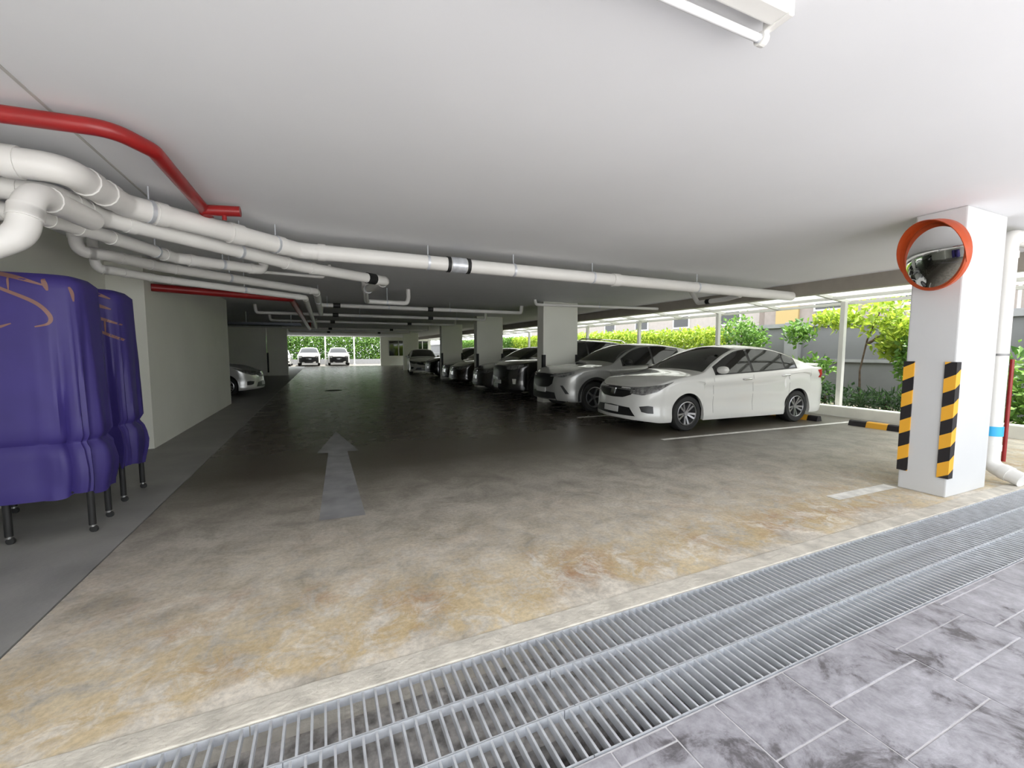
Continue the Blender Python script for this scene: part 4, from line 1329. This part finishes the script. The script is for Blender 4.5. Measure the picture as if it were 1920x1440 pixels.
CROSS = dict(L=4.28, W=1.77, H=1.54, r=0.335, axf=0.90, axr=3.47, rock=0.24, gap=0.05,
             top=[(0, 0.86), (0.12, 0.90), (0.4, 0.97), (0.9, 1.03), (1.30, 1.07), (1.40, 1.10), (1.7, 1.29), (2.0, 1.44), (2.3, 1.52), (2.7, 1.54), (3.2, 1.51), (3.7, 1.43), (3.9, 1.36), (4.1, 1.15), (4.2, 1.02), (4.28, 0.95)],
             belt=[(0, 0.82), (0.3, 0.91), (0.8, 0.98), (1.3, 0.99), (1.6, 0.995), (2.8, 1.04), (3.4, 1.10), (3.9, 1.12), (4.15, 1.0), (4.28, 0.92)],
             side=SUVSIDE, nose=[(0.2, 0.06), (0.3, 0.0), (0.5, 0.0), (0.7, 0.02), (0.8, 0.05), (0.9, 0.14)], tail=[(0.2, 0.06), (0.4, 0.0), (0.7, 0.0), (0.9, 0.04), (1.2, 0.0)],
             ws0=1.44, ws1=2.2, rw0=3.86, rw1=4.1, win=[(1.68, 2.48), (2.54, 3.3)], doors=[1.55, 2.5, 3.35], handles=[2.3, 3.2], mir=1.70, nf=0.24, nr=0.16, tum=0.36, spokes=5, clad=True, mirmat=M_DARK,
             decals=[('headlight', [(0.36, 0.845), (0.62, 0.87), (0.86, 0.90)], [(0.36, 0.785), (0.62, 0.775), (0.86, 0.86)], 'f', M_LAMP),
                     ('headlight_strip', [(0.30, 0.80), (0.50, 0.815), (0.66, 0.845)], [(0.30, 0.778), (0.50, 0.795), (0.66, 0.830)], 'f', M_CHROME),
                     ('grille', [(-0.46, 0.83), (0, 0.845), (0.46, 0.83)], [(-0.44, 0.63), (-0.32, 0.555), (0, 0.54), (0.32, 0.555), (0.44, 0.63)], 'x', M_GRILLE),
                     ('lower_grille', [(-0.52, 0.44), (0, 0.46), (0.52, 0.44)], [(-0.58, 0.27), (0, 0.25), (0.58, 0.27)], 'x', M_DARK),
                     ('fog_light', [(0.56, 0.60), (0.62, 0.60)], [(0.68, 0.42), (0.76, 0.42)], 'f', M_DARK),
                     ('number_plate', [(-0.22, 0.53), (0.22, 0.53)], [(-0.22, 0.43), (0.22, 0.43)], 'x', M_PLATE),
                     ('tail_light', [(-2.60, 0.98), (-2.40, 0.98)], [(-2.60, 0.86), (-2.40, 0.86)], 'b', M_TAIL)])
make_car('light grey compact crossover parked between the white sedan and the first wide pillar', (4.58, 8.66, 0), R(-1.0), CROSS, P_GREY, 2)
SUV = dict(CROSS)
SUV.update(L=4.62, W=1.86, H=1.69, r=0.36, axf=0.95, axr=3.65, rock=0.26,
           top=[(0, 0.95), (0.12, 0.99), (0.4, 1.05), (0.9, 1.10), (1.30, 1.13), (1.40, 1.16), (1.7, 1.38), (2.0, 1.57), (2.3, 1.66), (2.7, 1.69), (3.4, 1.67), (4.0, 1.59), (4.2, 1.50), (4.4, 1.22), (4.52, 1.06), (4.62, 0.98)],
           belt=[(0, 0.91), (0.3, 0.99), (0.8, 1.04), (1.3, 1.05), (1.6, 1.06), (2.8, 1.09), (3.6, 1.14), (4.2, 1.16), (4.5, 1.03), (4.62, 0.95)],
           side=[(0.15, 0.95), (0.28, 0.985), (0.40, 0.99), (0.55, 0.982), (0.70, 0.992), (0.9, 1.0), (1.05, 0.995), (1.3, 0.985)],
           nose=[(0.2, 0.06), (0.3, 0.0), (0.5, 0.0), (0.75, 0.01), (0.9, 0.04), (1.0, 0.12)], rw0=4.15, rw1=4.42, ws0=1.44, ws1=2.2, win=[(1.70, 2.52), (2.58, 3.42), (3.48, 3.95)], doors=[1.55, 2.55, 3.45], handles=[2.35, 3.25],
           decals=[('headlight', [(0.38, 0.93), (0.66, 0.95), (0.92, 0.98)], [(0.38, 0.84), (0.66, 0.83), (0.92, 0.93)], 'f', M_LAMP),
                   ('grille', [(-0.48, 0.90), (0, 0.92), (0.48, 0.90)], [(-0.44, 0.64), (0, 0.60), (0.44, 0.64)], 'x', M_GRILLE),
                   ('fog_light', [(0.60, 0.58), (0.72, 0.58)], [(0.62, 0.44), (0.70, 0.44)], 'f', M_CHROME),
                   ('number_plate', [(-0.22, 0.53), (0.22, 0.53)], [(-0.22, 0.43), (0.22, 0.43)], 'x', M_PLATE),
                   ('tail_light', [(-2.80, 1.05), (-2.55, 1.05)], [(-2.80, 0.90), (-2.55, 0.90)], 'b', M_TAIL)])
s1 = make_car('black sport utility car with silver roof rails behind the first wide pillar', (4.62, 11.40, 0), 0, SUV, P_BLACK, 2)
for s in (-1, 1):
    MB().tube([(2.3, s * 0.62, 1.62), (2.45, s * 0.63, 1.71), (3.9, s * 0.62, 1.67), (4.05, s * 0.61, 1.58)], 0.018, 8).build('roof_rail', M_CHROME, s1, True, org=(0, 0, 0))
HATCH = dict(SEDAN)
HATCH.update(L=4.0, W=1.70, axf=0.82, axr=3.35, top=[(0, 0.735), (0.12, 0.775), (0.35, 0.85), (0.75, 0.945), (1.05, 0.995), (1.12, 1.02), (1.45, 1.22), (1.75, 1.39), (2.05, 1.48), (2.4, 1.50), (2.9, 1.47), (3.35, 1.38), (3.6, 1.28), (3.8, 1.08), (3.9, 0.98), (4.0, 0.93)],
             belt=[(0, 0.70), (0.3, 0.80), (0.8, 0.90), (1.2, 0.93), (2.5, 0.97), (3.3, 1.03), (3.7, 1.04), (3.9, 0.94), (4.0, 0.90)], ws0=1.16, ws1=1.95, rw0=3.52, rw1=3.82, win=[(1.42, 2.2), (2.26, 3.0)], doors=[1.32, 2.23, 3.05], handles=[2.06, 2.9], mir=1.42, tail=[(0.2, 0.06), (0.5, 0.0), (0.9, 0.03), (1.1, 0.0)],
             decals=[d if d[0] != 'tail_light' else ('tail_light', [(-2.34, 0.97), (-2.16, 0.97)], [(-2.34, 0.84), (-2.16, 0.84)], 'b', M_TAIL) for d in SEDAN['decals']])
make_car('graphite hatchback parked between the black sport utility car and the second wide pillar', (4.75, 13.75, 0), 0, HATCH, P_GRAPH, 1)
make_car('dark maroon sedan just beyond the second wide pillar', (4.7, 16.55, 0), R(1), SEDAN, P_MAROON, 1)
make_car('black sedan parked in front of the third wide pillar', (5.0, 18.9, 0), 0, SEDAN, P_BLACK, 1)
make_car('dark crossover parked just past the third wide pillar', (4.9, 21.9, 0), 0, CROSS, P_BLACK, 1)
make_car('white sedan parked lengthwise at the far right of the lane', (5.35, 24.2, 0), R(82), SEDAN, P_WHITE, 1)
make_car('silver hatchback nosing out from behind the left wall', (-1.72, 15.6, 0), R(176), HATCH, P_SILV, 1)
PICK = dict(SUV)
PICK.update(decals=[('headlight', [(0.42, 0.98), (0.70, 1.0), (0.84, 1.0)], [(0.42, 0.84), (0.66, 0.82), (0.84, 0.86)], 'f', M_LAMP),
                    ('grille', [(-0.78, 0.95), (0, 0.99), (0.78, 0.95)], [(-0.80, 0.30), (0, 0.27), (0.80, 0.30)], 'x', M_GRILLE),
                    ('number_plate', [(-0.22, 0.70), (0.22, 0.70)], [(-0.22, 0.60), (0.22, 0.60)], 'x', M_CHROME)])
make_car('left white pickup-like car facing the lane at the far end', (-1.05, 41.9, 0), R(90), PICK, P_WHITE, 1)
make_car('right white pickup-like car facing the lane at the far end', (1.45, 42.0, 0), R(90), PICK, P_WHITE, 1)
make_car('white car half hidden by the left-hand pillar at the far end', (-3.35, 41.9, 0), R(90), SEDAN, P_WHITE, 1)
